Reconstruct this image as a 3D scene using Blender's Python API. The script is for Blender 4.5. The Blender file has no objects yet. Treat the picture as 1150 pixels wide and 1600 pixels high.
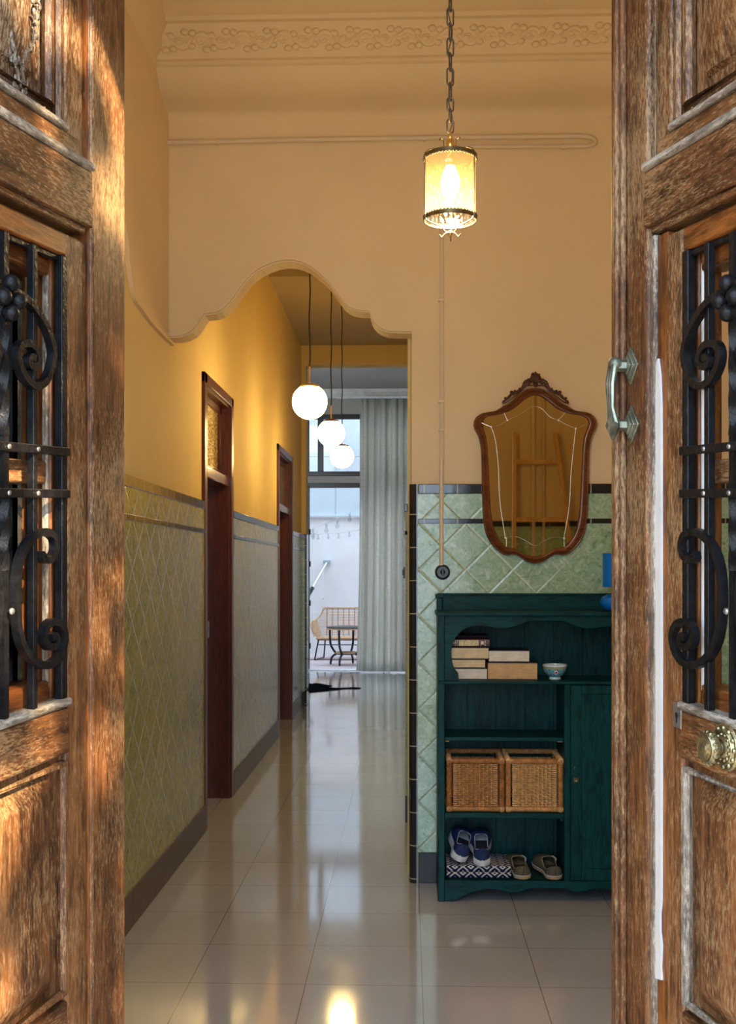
import bpy, bmesh, math, random
from math import sin, cos, pi, radians, sqrt, atan, atan2
from mathutils import Vector, Matrix
random.seed(7)
SC = bpy.context.scene
COL = SC.collection
# ------------------------------------------------------------------ camera, world, sun, exposure
F = 1766.0; EYE = 1.42; YAW = atan(62 / F)
cam = bpy.data.cameras.new('camera'); camo = bpy.data.objects.new('camera', cam); COL.objects.link(camo)
camo.location = (0, 0, EYE); camo.rotation_euler = (pi / 2, 0, YAW)
cam.sensor_fit = 'HORIZONTAL'; cam.sensor_width = 36; cam.lens = 36 * F / 1150; cam.shift_y = 90 / 1150
cam.clip_start = 0.05; cam.clip_end = 200
SC.camera = camo
SC.view_settings.view_transform = 'Standard'; SC.view_settings.look = 'None'
SC.view_settings.gamma = 1; SC.view_settings.exposure = 0.3; SC.view_settings.use_curve_mapping = False
SC.cycles.max_bounces = 10; SC.cycles.diffuse_bounces = 5; SC.cycles.glossy_bounces = 5
SC.cycles.transparent_max_bounces = 12; SC.cycles.transmission_bounces = 6
SC.cycles.sample_clamp_indirect = 6.0; SC.cycles.blur_glossy = 0.5
SC.cycles.use_denoising = True
WORLD_STRENGTH = 5.3
SEED = 5
SUN_STRENGTH = 24
LANTERN_W = 19.0
GLOBE_EMIT = 35.0
w = bpy.data.worlds.new('sky'); SC.world = w; w.use_nodes = True
bgn = w.node_tree.nodes['Background']
tcn = w.node_tree.nodes.new('ShaderNodeTexCoord'); sep = w.node_tree.nodes.new('ShaderNodeSeparateXYZ')
rmp = w.node_tree.nodes.new('ShaderNodeValToRGB')
w.node_tree.links.new(tcn.outputs['Generated'], sep.inputs[0]); w.node_tree.links.new(sep.outputs[2], rmp.inputs[0])
rmp.color_ramp.elements[0].color = (0.68, 0.83, 1.0, 1); rmp.color_ramp.elements[1].color = (0.50, 0.72, 1.0, 1)
w.node_tree.links.new(rmp.outputs[0], bgn.inputs[0]); bgn.inputs[1].default_value = WORLD_STRENGTH
sun = bpy.data.lights.new('sun', 'SUN'); sun.energy = SUN_STRENGTH; sun.angle = radians(.9); sun.color = (1, .80, .52)
suno = bpy.data.objects.new('sun', sun); COL.objects.link(suno)
SUNDIR = Vector((.60, -.60, .56)).normalized()           # towards the sun: behind the camera, from the right
suno.rotation_euler = SUNDIR.to_track_quat('Z', 'Y').to_euler()
def portal(name, loc, rot, sx, sy):
    l = bpy.data.lights.new(name, 'AREA'); l.shape = 'RECTANGLE'; l.size = sx; l.size_y = sy; l.energy = 1
    l.cycles.is_portal = True
    o = bpy.data.objects.new(name, l); COL.objects.link(o); o.location = loc; o.rotation_euler = rot
portal('daylight_street_doorway', (-.04, 1.10, 1.55), (pi / 2, 0, 0), 1.28, 3.1)
portal('daylight_patio', (-.5, 17.6, 6.9), (0, 0, 0), 6.0, 3.2)

# ------------------------------------------------------------------ helpers
RX, RY = cos(YAW), sin(YAW)
def ray(px, py):
    xr = (px - 575) / F; dz = (890 - py) / F
    return (RX * xr - RY, RY * xr + RX, dz)
def atY(px, py, Y):
    d = ray(px, py); k = Y / d[1]; return (d[0] * k, Y, EYE + d[2] * k)
def atX(px, py, X):
    d = ray(px, py); k = X / d[0]; return (X, d[1] * k, EYE + d[2] * k)
def atD(px, py, D):
    d = ray(px, py); return (d[0] * D, d[1] * D, EYE + d[2] * D)

class MB:
    def __init__(s, T=None): s.v = []; s.f = []; s.T = T
    def add(s, vs, fs):
        b = len(s.v); s.v += [tuple(p) for p in vs]; s.f += [tuple(i + b for i in q) for q in fs]; return s
    def box(s, x0, x1, y0, y1, z0, z1):
        return s.add([(x0, y0, z0), (x1, y0, z0), (x1, y1, z0), (x0, y1, z0), (x0, y0, z1), (x1, y0, z1), (x1, y1, z1), (x0, y1, z1)],
                     [(0, 3, 2, 1), (4, 5, 6, 7), (0, 1, 5, 4), (1, 2, 6, 5), (2, 3, 7, 6), (3, 0, 4, 7)])
    def prism(s, pts, a, b, plane='xz'):
        n = len(pts)
        def m(p, t):
            if plane == 'xz': return (p[0], t, p[1])
            if plane == 'yz': return (t, p[0], p[1])
            return (p[0], p[1], t)
        return s.add([m(p, a) for p in pts] + [m(p, b) for p in pts],
                     [tuple(range(n)), tuple(range(2 * n - 1, n - 1, -1))] + [(i, i + n, (i + 1) % n + n, (i + 1) % n) for i in range(n)])
    def rings(s, rs, closed_u=True, caps=True, closed_v=False):
        n = len(rs[0]); vs = [p for r in rs for p in r]; fs = []
        m = len(rs)
        for i in range(m if closed_v else m - 1):
            i2 = (i + 1) % m
            for j in range(n if closed_u else n - 1):
                j2 = (j + 1) % n
                fs.append((i * n + j, i * n + j2, i2 * n + j2, i2 * n + j))
        if caps and not closed_v:
            fs.append(tuple(range(n - 1, -1, -1))); fs.append(tuple((m - 1) * n + k for k in range(n)))
        return s.add(vs, fs)
    def tube(s, path, r, seg=8, closed=False, shape=None, up=None, twist=0):
        P = [Vector(p) for p in path]; n = len(P); rs = []
        N = None
        for i in range(n):
            if closed: t = P[(i + 1) % n] - P[i - 1]
            else: t = P[min(i + 1, n - 1)] - P[max(i - 1, 0)]
            if t.length < 1e-9: t = Vector((0, 0, 1))
            t.normalize()
            if up is not None: N = Vector(up)
            if N is None:
                N = Vector((0, 0, 1)) if abs(t.z) < .9 else Vector((1, 0, 0))
            N = N - t * N.dot(t)
            if N.length < 1e-6: N = t.orthogonal()
            N.normalize(); B = t.cross(N)
            rr = r[i] if isinstance(r, (list, tuple)) else r
            a0 = twist * i
            if shape: pts = [(a * cos(a0) - b * sin(a0), a * sin(a0) + b * cos(a0)) for a, b in shape]
            else: pts = [(cos(2 * pi * k / seg), sin(2 * pi * k / seg)) for k in range(seg)]
            rs.append([tuple(P[i] + N * (a * rr) + B * (b * rr)) for a, b in pts])
        return s.rings(rs, True, not closed, closed)
    def lathe(s, prof, c=(0, 0, 0), axis=(0, 0, 1), seg=24):
        A = Vector(axis).normalized(); N = A.orthogonal().normalized(); B = A.cross(N); C = Vector(c)
        rs = [[tuple(C + A * z + N * (r * cos(2 * pi * k / seg)) + B * (r * sin(2 * pi * k / seg))) for k in range(seg)] for r, z in prof]
        return s.rings(rs, True, True)
    def ball(s, c, r, seg=14, rg=8, axis=(0, 0, 1)):
        if isinstance(r, (int, float)): r = (r, r, r)
        rs = []
        for i in range(rg + 1):
            th = pi * i / rg
            th = min(max(th, .03), pi - .03)
            rs.append([(c[0] + r[0] * sin(th) * cos(2 * pi * k / seg), c[1] + r[1] * sin(th) * sin(2 * pi * k / seg), c[2] - r[2] * cos(th)) for k in range(seg)])
        return s.rings(rs, True, True)
    def xf(s, fn, start=0):
        s.v = s.v[:start] + [tuple(fn(Vector(p))) for p in s.v[start:]]; return s

def wloc(o):
    v = Vector((0, 0, 0))
    while o is not None: v += Vector(o.location); o = o.parent
    return v
SPLIT = set('casement_rail handle_plate rivet hinge bead upper_stile inner_stile casement_stile glazing_bead grille_bar pipe_clip shelf_support upright lining transom_frame recessed_panel door_casing astragal rail_ledge iron_balls'.split())
def comps(mb):
    par = list(range(len(mb.v)))
    def find(a):
        while par[a] != a: par[a] = par[par[a]]; a = par[a]
        return a
    for f in mb.f:
        for k in f[1:]: par[find(k)] = find(f[0])
    g = {}
    for f in mb.f: g.setdefault(find(f[0]), []).append(f)
    out = []
    for fs in g.values():
        m = MB(mb.T); ix = {}
        for f in fs:
            q = []
            for k in f:
                if k not in ix: ix[k] = len(m.v); m.v.append(mb.v[k])
                q.append(ix[k])
            m.f.append(tuple(q))
        out.append(m)
    return out
def obj(name, mb, mat, parent=None, bevel=0, smooth=35, local=False, solid=0):
    if name in SPLIT and parent is not None:
        cs = comps(mb)
        if len(cs) > 1:
            for c in cs: c.T = mb.T; o = obj1(name, c, mat, parent, bevel, smooth, local, solid)
            return o
    return obj1(name, mb, mat, parent, bevel, smooth, local, solid)
def obj1(name, mb, mat, parent=None, bevel=0, smooth=35, local=False, solid=0):
    vs = mb.v
    if mb.T: vs = [tuple(mb.T(Vector(p))) for p in vs]
    if parent is not None and not local:
        o_ = wloc(parent); vs = [(p[0] - o_.x, p[1] - o_.y, p[2] - o_.z) for p in vs]
    me = bpy.data.meshes.new(name); me.from_pydata(vs, [], mb.f)
    bm = bmesh.new(); bm.from_mesh(me); bmesh.ops.recalc_face_normals(bm, faces=bm.faces); bm.to_mesh(me); bm.free()
    if smooth:
        for p in me.polygons: p.use_smooth = True
        me.set_sharp_from_angle(angle=radians(smooth))
    me.materials.append(mat)
    o = bpy.data.objects.new(name, me); COL.objects.link(o)
    if parent is not None: o.parent = parent
    if solid:
        m = o.modifiers.new('solid', 'SOLIDIFY'); m.thickness = solid; m.offset = 0
    if bevel:
        m = o.modifiers.new('bevel', 'BEVEL'); m.width = bevel; m.segments = 2; m.limit_method = 'ANGLE'; m.angle_limit = radians(40)
    return o
def tag(o, label, cat, group=None):
    o['label'] = label; o['category'] = cat
    if group: o['group'] = group
    return o
def thing(name, label, cat, loc=(0, 0, 0), group=None, rz=0):
    o = bpy.data.objects.new(name, None); COL.objects.link(o); o.location = loc; o.rotation_euler = (0, 0, rz)
    o.empty_display_size = .1
    return tag(o, label, cat, group)
def struct(name, mb, mat, parent=None, **k):
    o = obj(name, mb, mat, parent, **k)
    if parent is None: o['kind'] = 'structure'
    return o
def smoothpath(pts, n=8, closed=False):
    P = [Vector(p) if len(p) == 3 else Vector((p[0], p[1], 0)) for p in pts]; m = len(P); out = []
    for i in range(m if closed else m - 1):
        p0 = P[(i - 1) % m] if closed else P[max(i - 1, 0)]; p1 = P[i]; p2 = P[(i + 1) % m]; p3 = P[(i + 2) % m] if closed else P[min(i + 2, m - 1)]
        for k in range(n):
            t = k / n
            out.append(.5 * ((2 * p1) + (p2 - p0) * t + (2 * p0 - 5 * p1 + 4 * p2 - p3) * t * t + (3 * p1 - p0 - 3 * p2 + p3) * t ** 3))
    if not closed: out.append(P[-1])
    return out
def resample(P, n):
    L = [0]
    for i in range(1, len(P)): L.append(L[-1] + (P[i] - P[i - 1]).length)
    out = []; j = 0
    for k in range(n):
        d = L[-1] * k / (n - 1)
        while j < len(L) - 2 and L[j + 1] < d: j += 1
        t = (d - L[j]) / max(L[j + 1] - L[j], 1e-9); out.append(P[j].lerp(P[j + 1], min(max(t, 0), 1)))
    return out

# ------------------------------------------------------------------ materials
class NT:
    def __init__(s, name):
        s.m = bpy.data.materials.new(name); s.m.use_nodes = True; s.t = s.m.node_tree; s.n = s.t.nodes; s.l = s.t.links
        s.b = s.n['Principled BSDF']; s.out = s.n['Material Output']; s.tc = s.n.new('ShaderNodeTexCoord')
        sp = s.n.new('ShaderNodeSeparateXYZ'); s.l.new(s.tc.outputs['Object'], sp.inputs[0]); s.xyz = sp.outputs
    def put(s, inp, v):
        if isinstance(v, (int, float, tuple, list)): inp.default_value = v
        else: s.l.new(v, inp)
    def math(s, op, a, b=None, c=None):
        n = s.n.new('ShaderNodeMath'); n.operation = op; s.put(n.inputs[0], a)
        if b is not None: s.put(n.inputs[1], b)
        if c is not None: s.put(n.inputs[2], c)
        return n.outputs[0]
    def vec(s, scale=(1, 1, 1), rot=(0, 0, 0), loc=(0, 0, 0)):
        n = s.n.new('ShaderNodeMapping'); n.inputs['Scale'].default_value = scale; n.inputs['Rotation'].default_value = rot
        n.inputs['Location'].default_value = loc; s.l.new(s.tc.outputs['Object'], n.inputs[0]); return n.outputs[0]
    def noise(s, v, scale, detail=4, rough=.55, dist=0):
        n = s.n.new('ShaderNodeTexNoise'); s.put(n.inputs['Vector'], v); n.inputs['Scale'].default_value = scale
        n.inputs['Detail'].default_value = detail; n.inputs['Roughness'].default_value = rough; n.inputs['Distortion'].default_value = dist
        return n.outputs[0]
    def ramp(s, f, stops):
        n = s.n.new('ShaderNodeValToRGB'); s.put(n.inputs[0], f); cr = n.color_ramp
        while len(cr.elements) < len(stops): cr.elements.new(.5)
        for e, (p, c) in zip(cr.elements, stops):
            e.position = p; e.color = (c, c, c, 1) if isinstance(c, (int, float)) else (*c, 1)
        return n.outputs[0]
    def mix(s, f, a, b, mode='MIX'):
        n = s.n.new('ShaderNodeMix'); n.data_type = 'RGBA'; n.blend_type = mode
        s.put(n.inputs[0], f); 
        for i, v in ((6, a), (7, b)):
            if isinstance(v, tuple): n.inputs[i].default_value = (*v[:3], 1)
            else: s.l.new(v, n.inputs[i])
        return n.outputs[2]
    def bump(s, h, strength=.3, dist=.01):
        n = s.n.new('ShaderNodeBump'); n.inputs['Strength'].default_value = strength; n.inputs['Distance'].default_value = dist
        s.l.new(h, n.inputs['Height']); s.l.new(n.outputs[0], s.b.inputs['Normal']); return n
    def set(s, **k):
        names = dict(color='Base Color', rough='Roughness', metal='Metallic', spec='Specular IOR Level', trans='Transmission Weight', ior='IOR', alpha='Alpha', coat='Coat Weight', coatr='Coat Roughness')
        for a, v in k.items():
            if a == 'color' and isinstance(v, tuple): v = (*v[:3], 1)
            s.put(s.b.inputs[names[a]], v)
        return s
def simple(name, color, rough=.5, metal=0, spec=.5, var=.12, vscale=12, bump=.1, bscale=60, coat=0):
    t = NT(name); f = t.noise(t.vec(), vscale, 4)
    c2 = tuple(max(0, c * (1 - var)) for c in color); c3 = tuple(min(1, c * (1 + var)) for c in color)
    t.set(color=t.ramp(f, [(.3, c2), (.7, c3)]), rough=rough, metal=metal, spec=spec, coat=coat)
    if bump: t.bump(t.noise(t.vec(), bscale, 3), bump, .004)
    return t.m
def wood(name, dark, mid, light, fleck=None, fl=.62, axis='z', rough=.5, worn=.5, scale=1.0, bump=.35, spec=.35):
    """wood with grain along an axis, worn flecks following the grain"""
    t = NT(name); k = {'z': (1, 1, .07), 'x': (.07, 1, 1), 'y': (1, .07, 1)}[axis]
    v = t.vec(tuple(a * scale for a in k))
    g = t.noise(v, 150, 6, .7, .3); g2 = t.noise(v, 9, 3, .5, .8)
    f = t.math('ADD', t.math('MULTIPLY', g, .6), t.math('MULTIPLY', g2, .4))
    c = t.ramp(f, [(.36, dark), (.5, mid), (.64, light)])
    k2 = {'z': (1, 1, .22), 'x': (.22, 1, 1), 'y': (1, .22, 1)}[axis]
    if fleck:
        big = t.noise(t.vec((1, 1, 1), loc=(3.1, 1.7, .4)), 3.5, 3, .6)
        fine = t.noise(t.vec(tuple(a * scale for a in k2)), 300, 5, .75)
        mk = t.math('ADD', t.math('MULTIPLY', fine, .62), t.math('MULTIPLY', big, .38))
        m = t.ramp(mk, [(fl - .05, 0.0), (fl + .03, 1.0)])
        c = t.mix(t.math('MULTIPLY', m, worn), c, fleck)
        grime = t.ramp(t.noise(t.vec(tuple(a * scale for a in k2), loc=(9, 2, 5)), 55, 5, .7), [(.36, .40), (.52, 1.0)])
        c = t.mix(1.0, c, grime, 'MULTIPLY')
    t.set(color=c, rough=rough, spec=spec)
    if bump: t.bump(f, bump, .004)
    return t.m
WOOD = ((.027, .0092, .0035), (.115, .041, .013), (.235, .096, .031), (.35, .225, .11))
WOODV = wood('weathered_door_wood', *WOOD, fl=.535, worn=.65)
WOODH = wood('weathered_door_wood_horizontal', *WOOD, fl=.54, worn=.6, axis='x')
GREYW = wood('bleached_grey_wood', (.06, .035, .022), (.16, .115, .08), (.29, .235, .18), (.42, .37, .30), fl=.52, worn=.8)
GREYH = wood('bleached_grey_wood_horizontal', (.07, .045, .03), (.21, .165, .125), (.36, .31, .25), (.46, .42, .35), fl=.52, worn=.8, axis='x')
REDW = wood('varnished_orange_wood', (.045, .013, .004), (.15, .045, .010), (.27, .095, .020), (.26, .17, .08), fl=.60, worn=.5, rough=.35)
REDH = wood('varnished_orange_wood_horizontal', (.045, .013, .004), (.15, .045, .010), (.27, .095, .020), (.26, .17, .08), fl=.60, worn=.5, rough=.35, axis='x')
MAHOG = wood('mahogany', (.035, .007, .003), (.085, .018, .007), (.14, .035, .012), rough=.28, bump=.1)
MIRW = wood('walnut_frame', (.075, .02, .007), (.17, .052, .018), (.26, .09, .032), rough=.22, bump=.1, axis='x')
MIRD = wood('dark_carved_walnut', (.03, .01, .005), (.08, .026, .011), (.13, .045, .018), rough=.3, bump=.3, axis='x')
LADW = wood('ladder_pine', (.42, .22, .07), (.62, .36, .13), (.75, .48, .2), rough=.5, bump=.1)
IRON = simple('black_wrought_iron', (.006, .006, .007), .36, 0, .2, var=.5, vscale=60, bump=.5, bscale=90)
BRONZE = simple('aged_green_bronze', (.22, .23, .175), .42, .85, var=.4, vscale=45, bump=.3)
BRASS = simple('aged_brass', (.27, .23, .125), .38, .9, var=.5, vscale=70, bump=.5, bscale=120)
BRASSD = simple('dark_lantern_brass', (.20, .15, .07), .4, .8, var=.3, vscale=50)
GOLD = simple('satin_gold', (.75, .50, .16), .3, .9)
BLACK = simple('black_enamel', (.01, .01, .011), .3)
CORDM = simple('black_cord', (.008, .008, .008), .6)
WHITEP = simple('white_primer', (.52, .50, .48), .6, var=.05)
STEEL = simple('dull_steel', (.28, .26, .24), .4, .8, var=.4, vscale=50)

def plaster(name, color, var=.06, sc=1.3):
    t = NT(name); f = t.noise(t.vec(), sc, 5, .6)
    t.set(color=t.ramp(f, [(.3, tuple(c * (1 - var) for c in color)), (.7, tuple(min(1, c * (1 + var)) for c in color))]), rough=.75, spec=.25)
    h = t.math('ADD', t.noise(t.vec(), 4, 3), t.math('MULTIPLY', t.noise(t.vec(), 70, 3), .12))
    t.bump(h, .22, .02); return t.m
PLASTER = plaster('cream_plaster', (.73, .57, .345))
PLASTERL = plaster('hall_plaster', (.72, .56, .26))
GREYPL = plaster('grey_plaster', (.40, .37, .33))
PATIOW = plaster('patio_white_render', (.86, .85, .85))
PATIOU = plaster('patio_white_cladding', (.57, .63, .67))
FACADE = plaster('facade_render', (.55, .48, .38))
CREAMP = simple('cream_pipe_paint', (.68, .55, .38), .5, var=.06)

def tile_mat(name, axis, h0=.157, z0=1.525, pitch=.2105, cols=None, rough=.09, grout=(.55, .50, .36), spec=.6):
    t = NT(name); h = t.xyz[axis]; z = t.xyz[2]
    hs = t.math('SUBTRACT', h, h0); zs = t.math('SUBTRACT', z, z0)
    p = t.math('DIVIDE', t.math('ADD', hs, zs), pitch); q = t.math('DIVIDE', t.math('SUBTRACT', hs, zs), pitch)
    def dist(x):
        fr = t.math('FRACT', t.math('ADD', x, 100.5)); return t.math('ABSOLUTE', t.math('SUBTRACT', fr, .5))
    d = t.math('MINIMUM', dist(p), dist(q))
    line = t.ramp(d, [(.006, 1.0), (.011, 0.0)])
    cell = t.n.new('ShaderNodeCombineXYZ'); t.l.new(t.math('FLOOR', t.math('ADD', p, 100.)), cell.inputs[0]); t.l.new(t.math('FLOOR', t.math('ADD', q, 100.)), cell.inputs[1])
    wn = t.n.new('ShaderNodeTexWhiteNoise'); t.l.new(cell.outputs[0], wn.inputs['Vector'])
    v = t.n.new('ShaderNodeVectorMath'); v.operation = 'ADD'; t.l.new(t.tc.outputs['Object'], v.inputs[0]); t.l.new(cell.outputs[0], v.inputs[1])
    sw = t.noise(v.outputs[0], 34, 6, .68, 1.1); bl = t.noise(t.vec(), 2.2, 3); fine = t.noise(v.outputs[0], 70, 4, .65, 1.5)
    cols = cols or [(.09, .21, .11), (.27, .42, .27), (.40, .55, .40), (.66, .76, .64)]
    c = t.ramp(t.math('ADD', t.math('MULTIPLY', sw, .75), t.math('MULTIPLY', bl, .25)), [(.34, cols[0]), (.44, cols[1]), (.56, cols[2]), (.68, cols[3])])
    tint = t.ramp(wn.outputs[0], [(0, (.90, .95, .88)), (1, (1.0, 1.0, 1.0))])
    c = t.mix(1.0, c, tint, 'MULTIPLY')
    c = t.mix(line, c, grout)
    t.set(color=c, rough=rough, spec=spec)
    hh = t.math('SUBTRACT', t.math('ADD', t.math('MULTIPLY', sw, .25), t.math('MULTIPLY', fine, .12)), t.math('MULTIPLY', t.ramp(d, [(.0, 1.0), (.05, 0.0)]), .5))
    t.bump(hh, .35, .006); return t.m
TILEX = tile_mat('green_diagonal_tile_end_wall', 0)
TILEY = tile_mat('green_diagonal_tile_yellow_lit', 1, cols=[(.14, .155, .03), (.29, .28, .06), (.41, .37, .09), (.52, .47, .15)], grout=(.36, .32, .10), rough=.15, spec=.32)  # same green tile, tinted olive for the corridor's yellow light and reflections
def border_mat(name, axis, step=.15, off=0., color=(.012, .012, .014), grout=(.42, .36, .27)):
    t = NT(name); x = t.math('DIVIDE', t.math('ADD', t.xyz[axis], 50 * step - off), step)
    fr = t.math('FRACT', x); d = t.math('ABSOLUTE', t.math('SUBTRACT', fr, .5)); line = t.math('GREATER_THAN', d, .485)
    t.set(color=t.mix(line, color, grout), rough=.35 if 'skirt' in name else .12, spec=.35 if 'skirt' in name else .6)
    t.bump(t.math('SUBTRACT', t.math('MULTIPLY', t.noise(t.vec(), 9, 2), .5), t.math('MULTIPLY', line, .6)), .3, .006); return t.m
BORDX = border_mat('black_border_tile_end_wall', 0, off=.075); BORDY = border_mat('black_border_tile_side_wall', 1); BORDZ = border_mat('black_edge_tile', 2, off=.02)
BASEY = border_mat('brown_skirting_tile', 1, color=(.085, .055, .025), grout=(.20, .14, .07)); BASEX = border_mat('black_skirting_tile', 0)

def floor_mat():
    t = NT('terrazzo_tile'); 
    def ln(x, off, w):
        fr = t.math('FRACT', t.math('DIVIDE', t.math('ADD', x, 40 - off), .4)); return t.math('GREATER_THAN', t.math('ABSOLUTE', t.math('SUBTRACT', fr, .5)), .5 - w)
    line = t.math('MAXIMUM', ln(t.xyz[0], .05, .0042), ln(t.xyz[1], .26, .0042))
    sp = t.ramp(t.noise(t.vec(), 220, 2, .6), [(.35, (.50, .515, .54)), (.6, (.60, .615, .645))])
    bl = t.ramp(t.noise(t.vec(), 1.6, 4), [(.3, .88), (.7, 1.0)])
    c = t.mix(1.0, sp, bl, 'MULTIPLY'); c = t.mix(line, c, (.27, .22, .18))
    t.set(color=c, rough=t.ramp(t.noise(t.vec(), 3, 5, .6), [(.3, .07), (.7, .15)]), spec=.8, coat=.6, coatr=.06); t.b.inputs['Coat IOR'].default_value = 1.9
    t.bump(t.math('SUBTRACT', t.math('MULTIPLY', t.noise(t.vec(), 1.2, 2), .35), t.math('MULTIPLY', line, .4)), .12, .01); return t.m
FLOOR = floor_mat()
def paving_mat():
    t = NT('patio_brick_paving'); br = t.n.new('ShaderNodeTexBrick'); t.l.new(t.vec((1, 1, 1)), br.inputs['Vector'])
    br.inputs['Scale'].default_value = 5; br.inputs['Color1'].default_value = (.50, .33, .31, 1); br.inputs['Color2'].default_value = (.62, .47, .46, 1); br.inputs['Mortar'].default_value = (.66, .6, .6, 1)
    br.inputs['Mortar Size'].default_value = .03
    t.set(color=br.outputs[0], rough=.6); return t.m
PAVING = paving_mat()
STREET = simple('street_paving', (.20, .17, .14), .8)
TEAL = wood('teal_painted_wood', (.0005, .024, .028), (.001, .043, .047), (.0015, .060, .060), (.008, .10, .11), fl=.64, worn=.5, spec=.14, rough=.42, bump=.12)
TEALH = wood('teal_painted_wood_horizontal', (.0005, .024, .028), (.001, .043, .047), (.0015, .060, .060), (.008, .10, .11), fl=.64, worn=.5, spec=.14, rough=.42, bump=.12, axis='x')
def glass_mat(name, tint=(1, 1, 1), ior=1.5, rough=0.02, trans=1.0, bump=0, bscale=30, tr=None):
    """clear pane: fresnel mix of transparent and glossy"""
    t = NT(name); t.n.remove(t.b); tr_ = t.n.new('ShaderNodeBsdfTransparent'); tr_.inputs[0].default_value = (*tint, 1)
    g = t.n.new('ShaderNodeBsdfGlossy'); g.inputs['Roughness'].default_value = rough; g.inputs[0].default_value = (1, 1, 1, 1)
    f = t.n.new('ShaderNodeFresnel'); f.inputs[0].default_value = ior; m = t.n.new('ShaderNodeMixShader')
    t.l.new(f.outputs[0], m.inputs[0]); t.l.new(tr_.outputs[0], m.inputs[1]); t.l.new(g.outputs[0], m.inputs[2])
    res = m.outputs[0]
    if bump:
        b = t.n.new('ShaderNodeBump'); b.inputs['Strength'].default_value = bump; b.inputs['Distance'].default_value = .006
        vo = t.n.new('ShaderNodeTexVoronoi'); vo.inputs['Scale'].default_value = bscale; t.l.new(t.tc.outputs['Object'], vo.inputs['Vector'])
        t.l.new(vo.outputs[0], b.inputs['Height']); t.l.new(b.outputs[0], g.inputs['Normal']); t.l.new(b.outputs[0], f.inputs['Normal'])
    if tr:
        d = t.n.new('ShaderNodeBsdfTranslucent'); d.inputs[0].default_value = (*tr[1], 1); m2 = t.n.new('ShaderNodeMixShader'); m2.inputs[0].default_value = tr[0]
        t.l.new(res, m2.inputs[1]); t.l.new(d.outputs[0], m2.inputs[2]); res = m2.outputs[0]
    t.l.new(res, t.out.inputs[0]); return t.m
GLASS = glass_mat('clear_window_glass'); PANE = glass_mat('door_pane_glass', ior=2.1)
LGLASS = glass_mat('textured_lantern_glass', (1, .93, .74), 1.6, .08, bump=.6, bscale=50, tr=(.05, (1, .78, .38)))
BULBG = glass_mat('bulb_glass', (.86, .88, .90), 1.12)
def mirror_mat():
    t = NT('bronze_tinted_mirror'); t.set(color=(.70, .62, .42), metal=1.0, rough=.015); return t.m
MIRROR = mirror_mat()
def emit(name, color, strength):
    t = NT(name); t.n.remove(t.b); e = t.n.new('ShaderNodeEmission'); e.inputs[0].default_value = (*color, 1); e.inputs[1].default_value = strength
    t.l.new(e.outputs[0], t.out.inputs[0]); return t.m
def transom_mat():
    t = NT('hammered_amber_glass'); vo = t.n.new('ShaderNodeTexVoronoi'); t.l.new(t.vec(), vo.inputs['Vector']); vo.inputs['Scale'].default_value = 55
    t.set(color=t.ramp(vo.outputs[0], [(.1, (.95, .78, .30)), (.6, (.38, .27, .07))]), rough=.15, spec=.8, metal=.2); t.bump(vo.outputs[0], .7, .01); return t.m
TRANSOM = transom_mat()
def curtain_mat():
    t = NT('sheer_grey_linen'); f = t.noise(t.vec((1, 1, .7)), 60, 3, .6)
    c = t.ramp(f, [(.3, (.70, .68, .62)), (.7, (.86, .85, .79))]); t.set(color=c, rough=.9, spec=.1)
    tr = t.n.new('ShaderNodeBsdfTranslucent'); t.l.new(c, tr.inputs[0]); m = t.n.new('ShaderNodeMixShader'); m.inputs[0].default_value = .68
    t.l.new(t.b.outputs[0], m.inputs[1]); t.l.new(tr.outputs[0], m.inputs[2]); t.l.new(m.outputs[0], t.out.inputs[0]); return t.m
CURT = curtain_mat()

# ------------------------------------------------------------------ building shell
XL, XR = -1.11, 0.0            # corridor walls
YA = 5.14                      # face of the arch wall
VX = 1.45                      # right wall of the entrance hall
YB = 11.77; YW = 15.87         # end of corridor, window wall
# floors
struct('floor', MB().box(-2.6, 2.2, .95, YW, -.12, 0), FLOOR, smooth=0)
struct('floor_street', MB().box(-8, 8, -9, .95, -.30, -.12), STREET, smooth=0)
struct('floor_patio', MB().box(-3.4, 2.6, YW, 19.4, -.14, -.02), PAVING, smooth=0)
# ceilings
struct('ceiling', MB().box(-1.31, VX + .2, .95, YA + .15, 3.80, 3.95), PLASTER, smooth=0)
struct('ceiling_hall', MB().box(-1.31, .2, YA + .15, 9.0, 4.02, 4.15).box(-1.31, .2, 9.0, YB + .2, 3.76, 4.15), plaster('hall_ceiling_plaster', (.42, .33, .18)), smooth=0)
struct('ceiling_back', MB().box(-2.6, 2.2, YB + .2, YW + .15, 3.95, 4.15), GREYPL, smooth=0)
# left wall with two door openings, plaster of the upper wall
D1 = (6.13, 7.0, 2.44); D2 = (9.62, 10.68, 2.44)
mb = MB()
for a, b in ((.95, D1[0]), (D1[1], D2[0]), (D2[1], YB + .2)): mb.box(-1.31, XL, a, b, 0, 4.1)
for d in (D1, D2): mb.box(-1.31, XL, d[0], d[1], d[2], 4.1)
wl = struct('wall_left', mb, PLASTERL, smooth=0)
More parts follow.
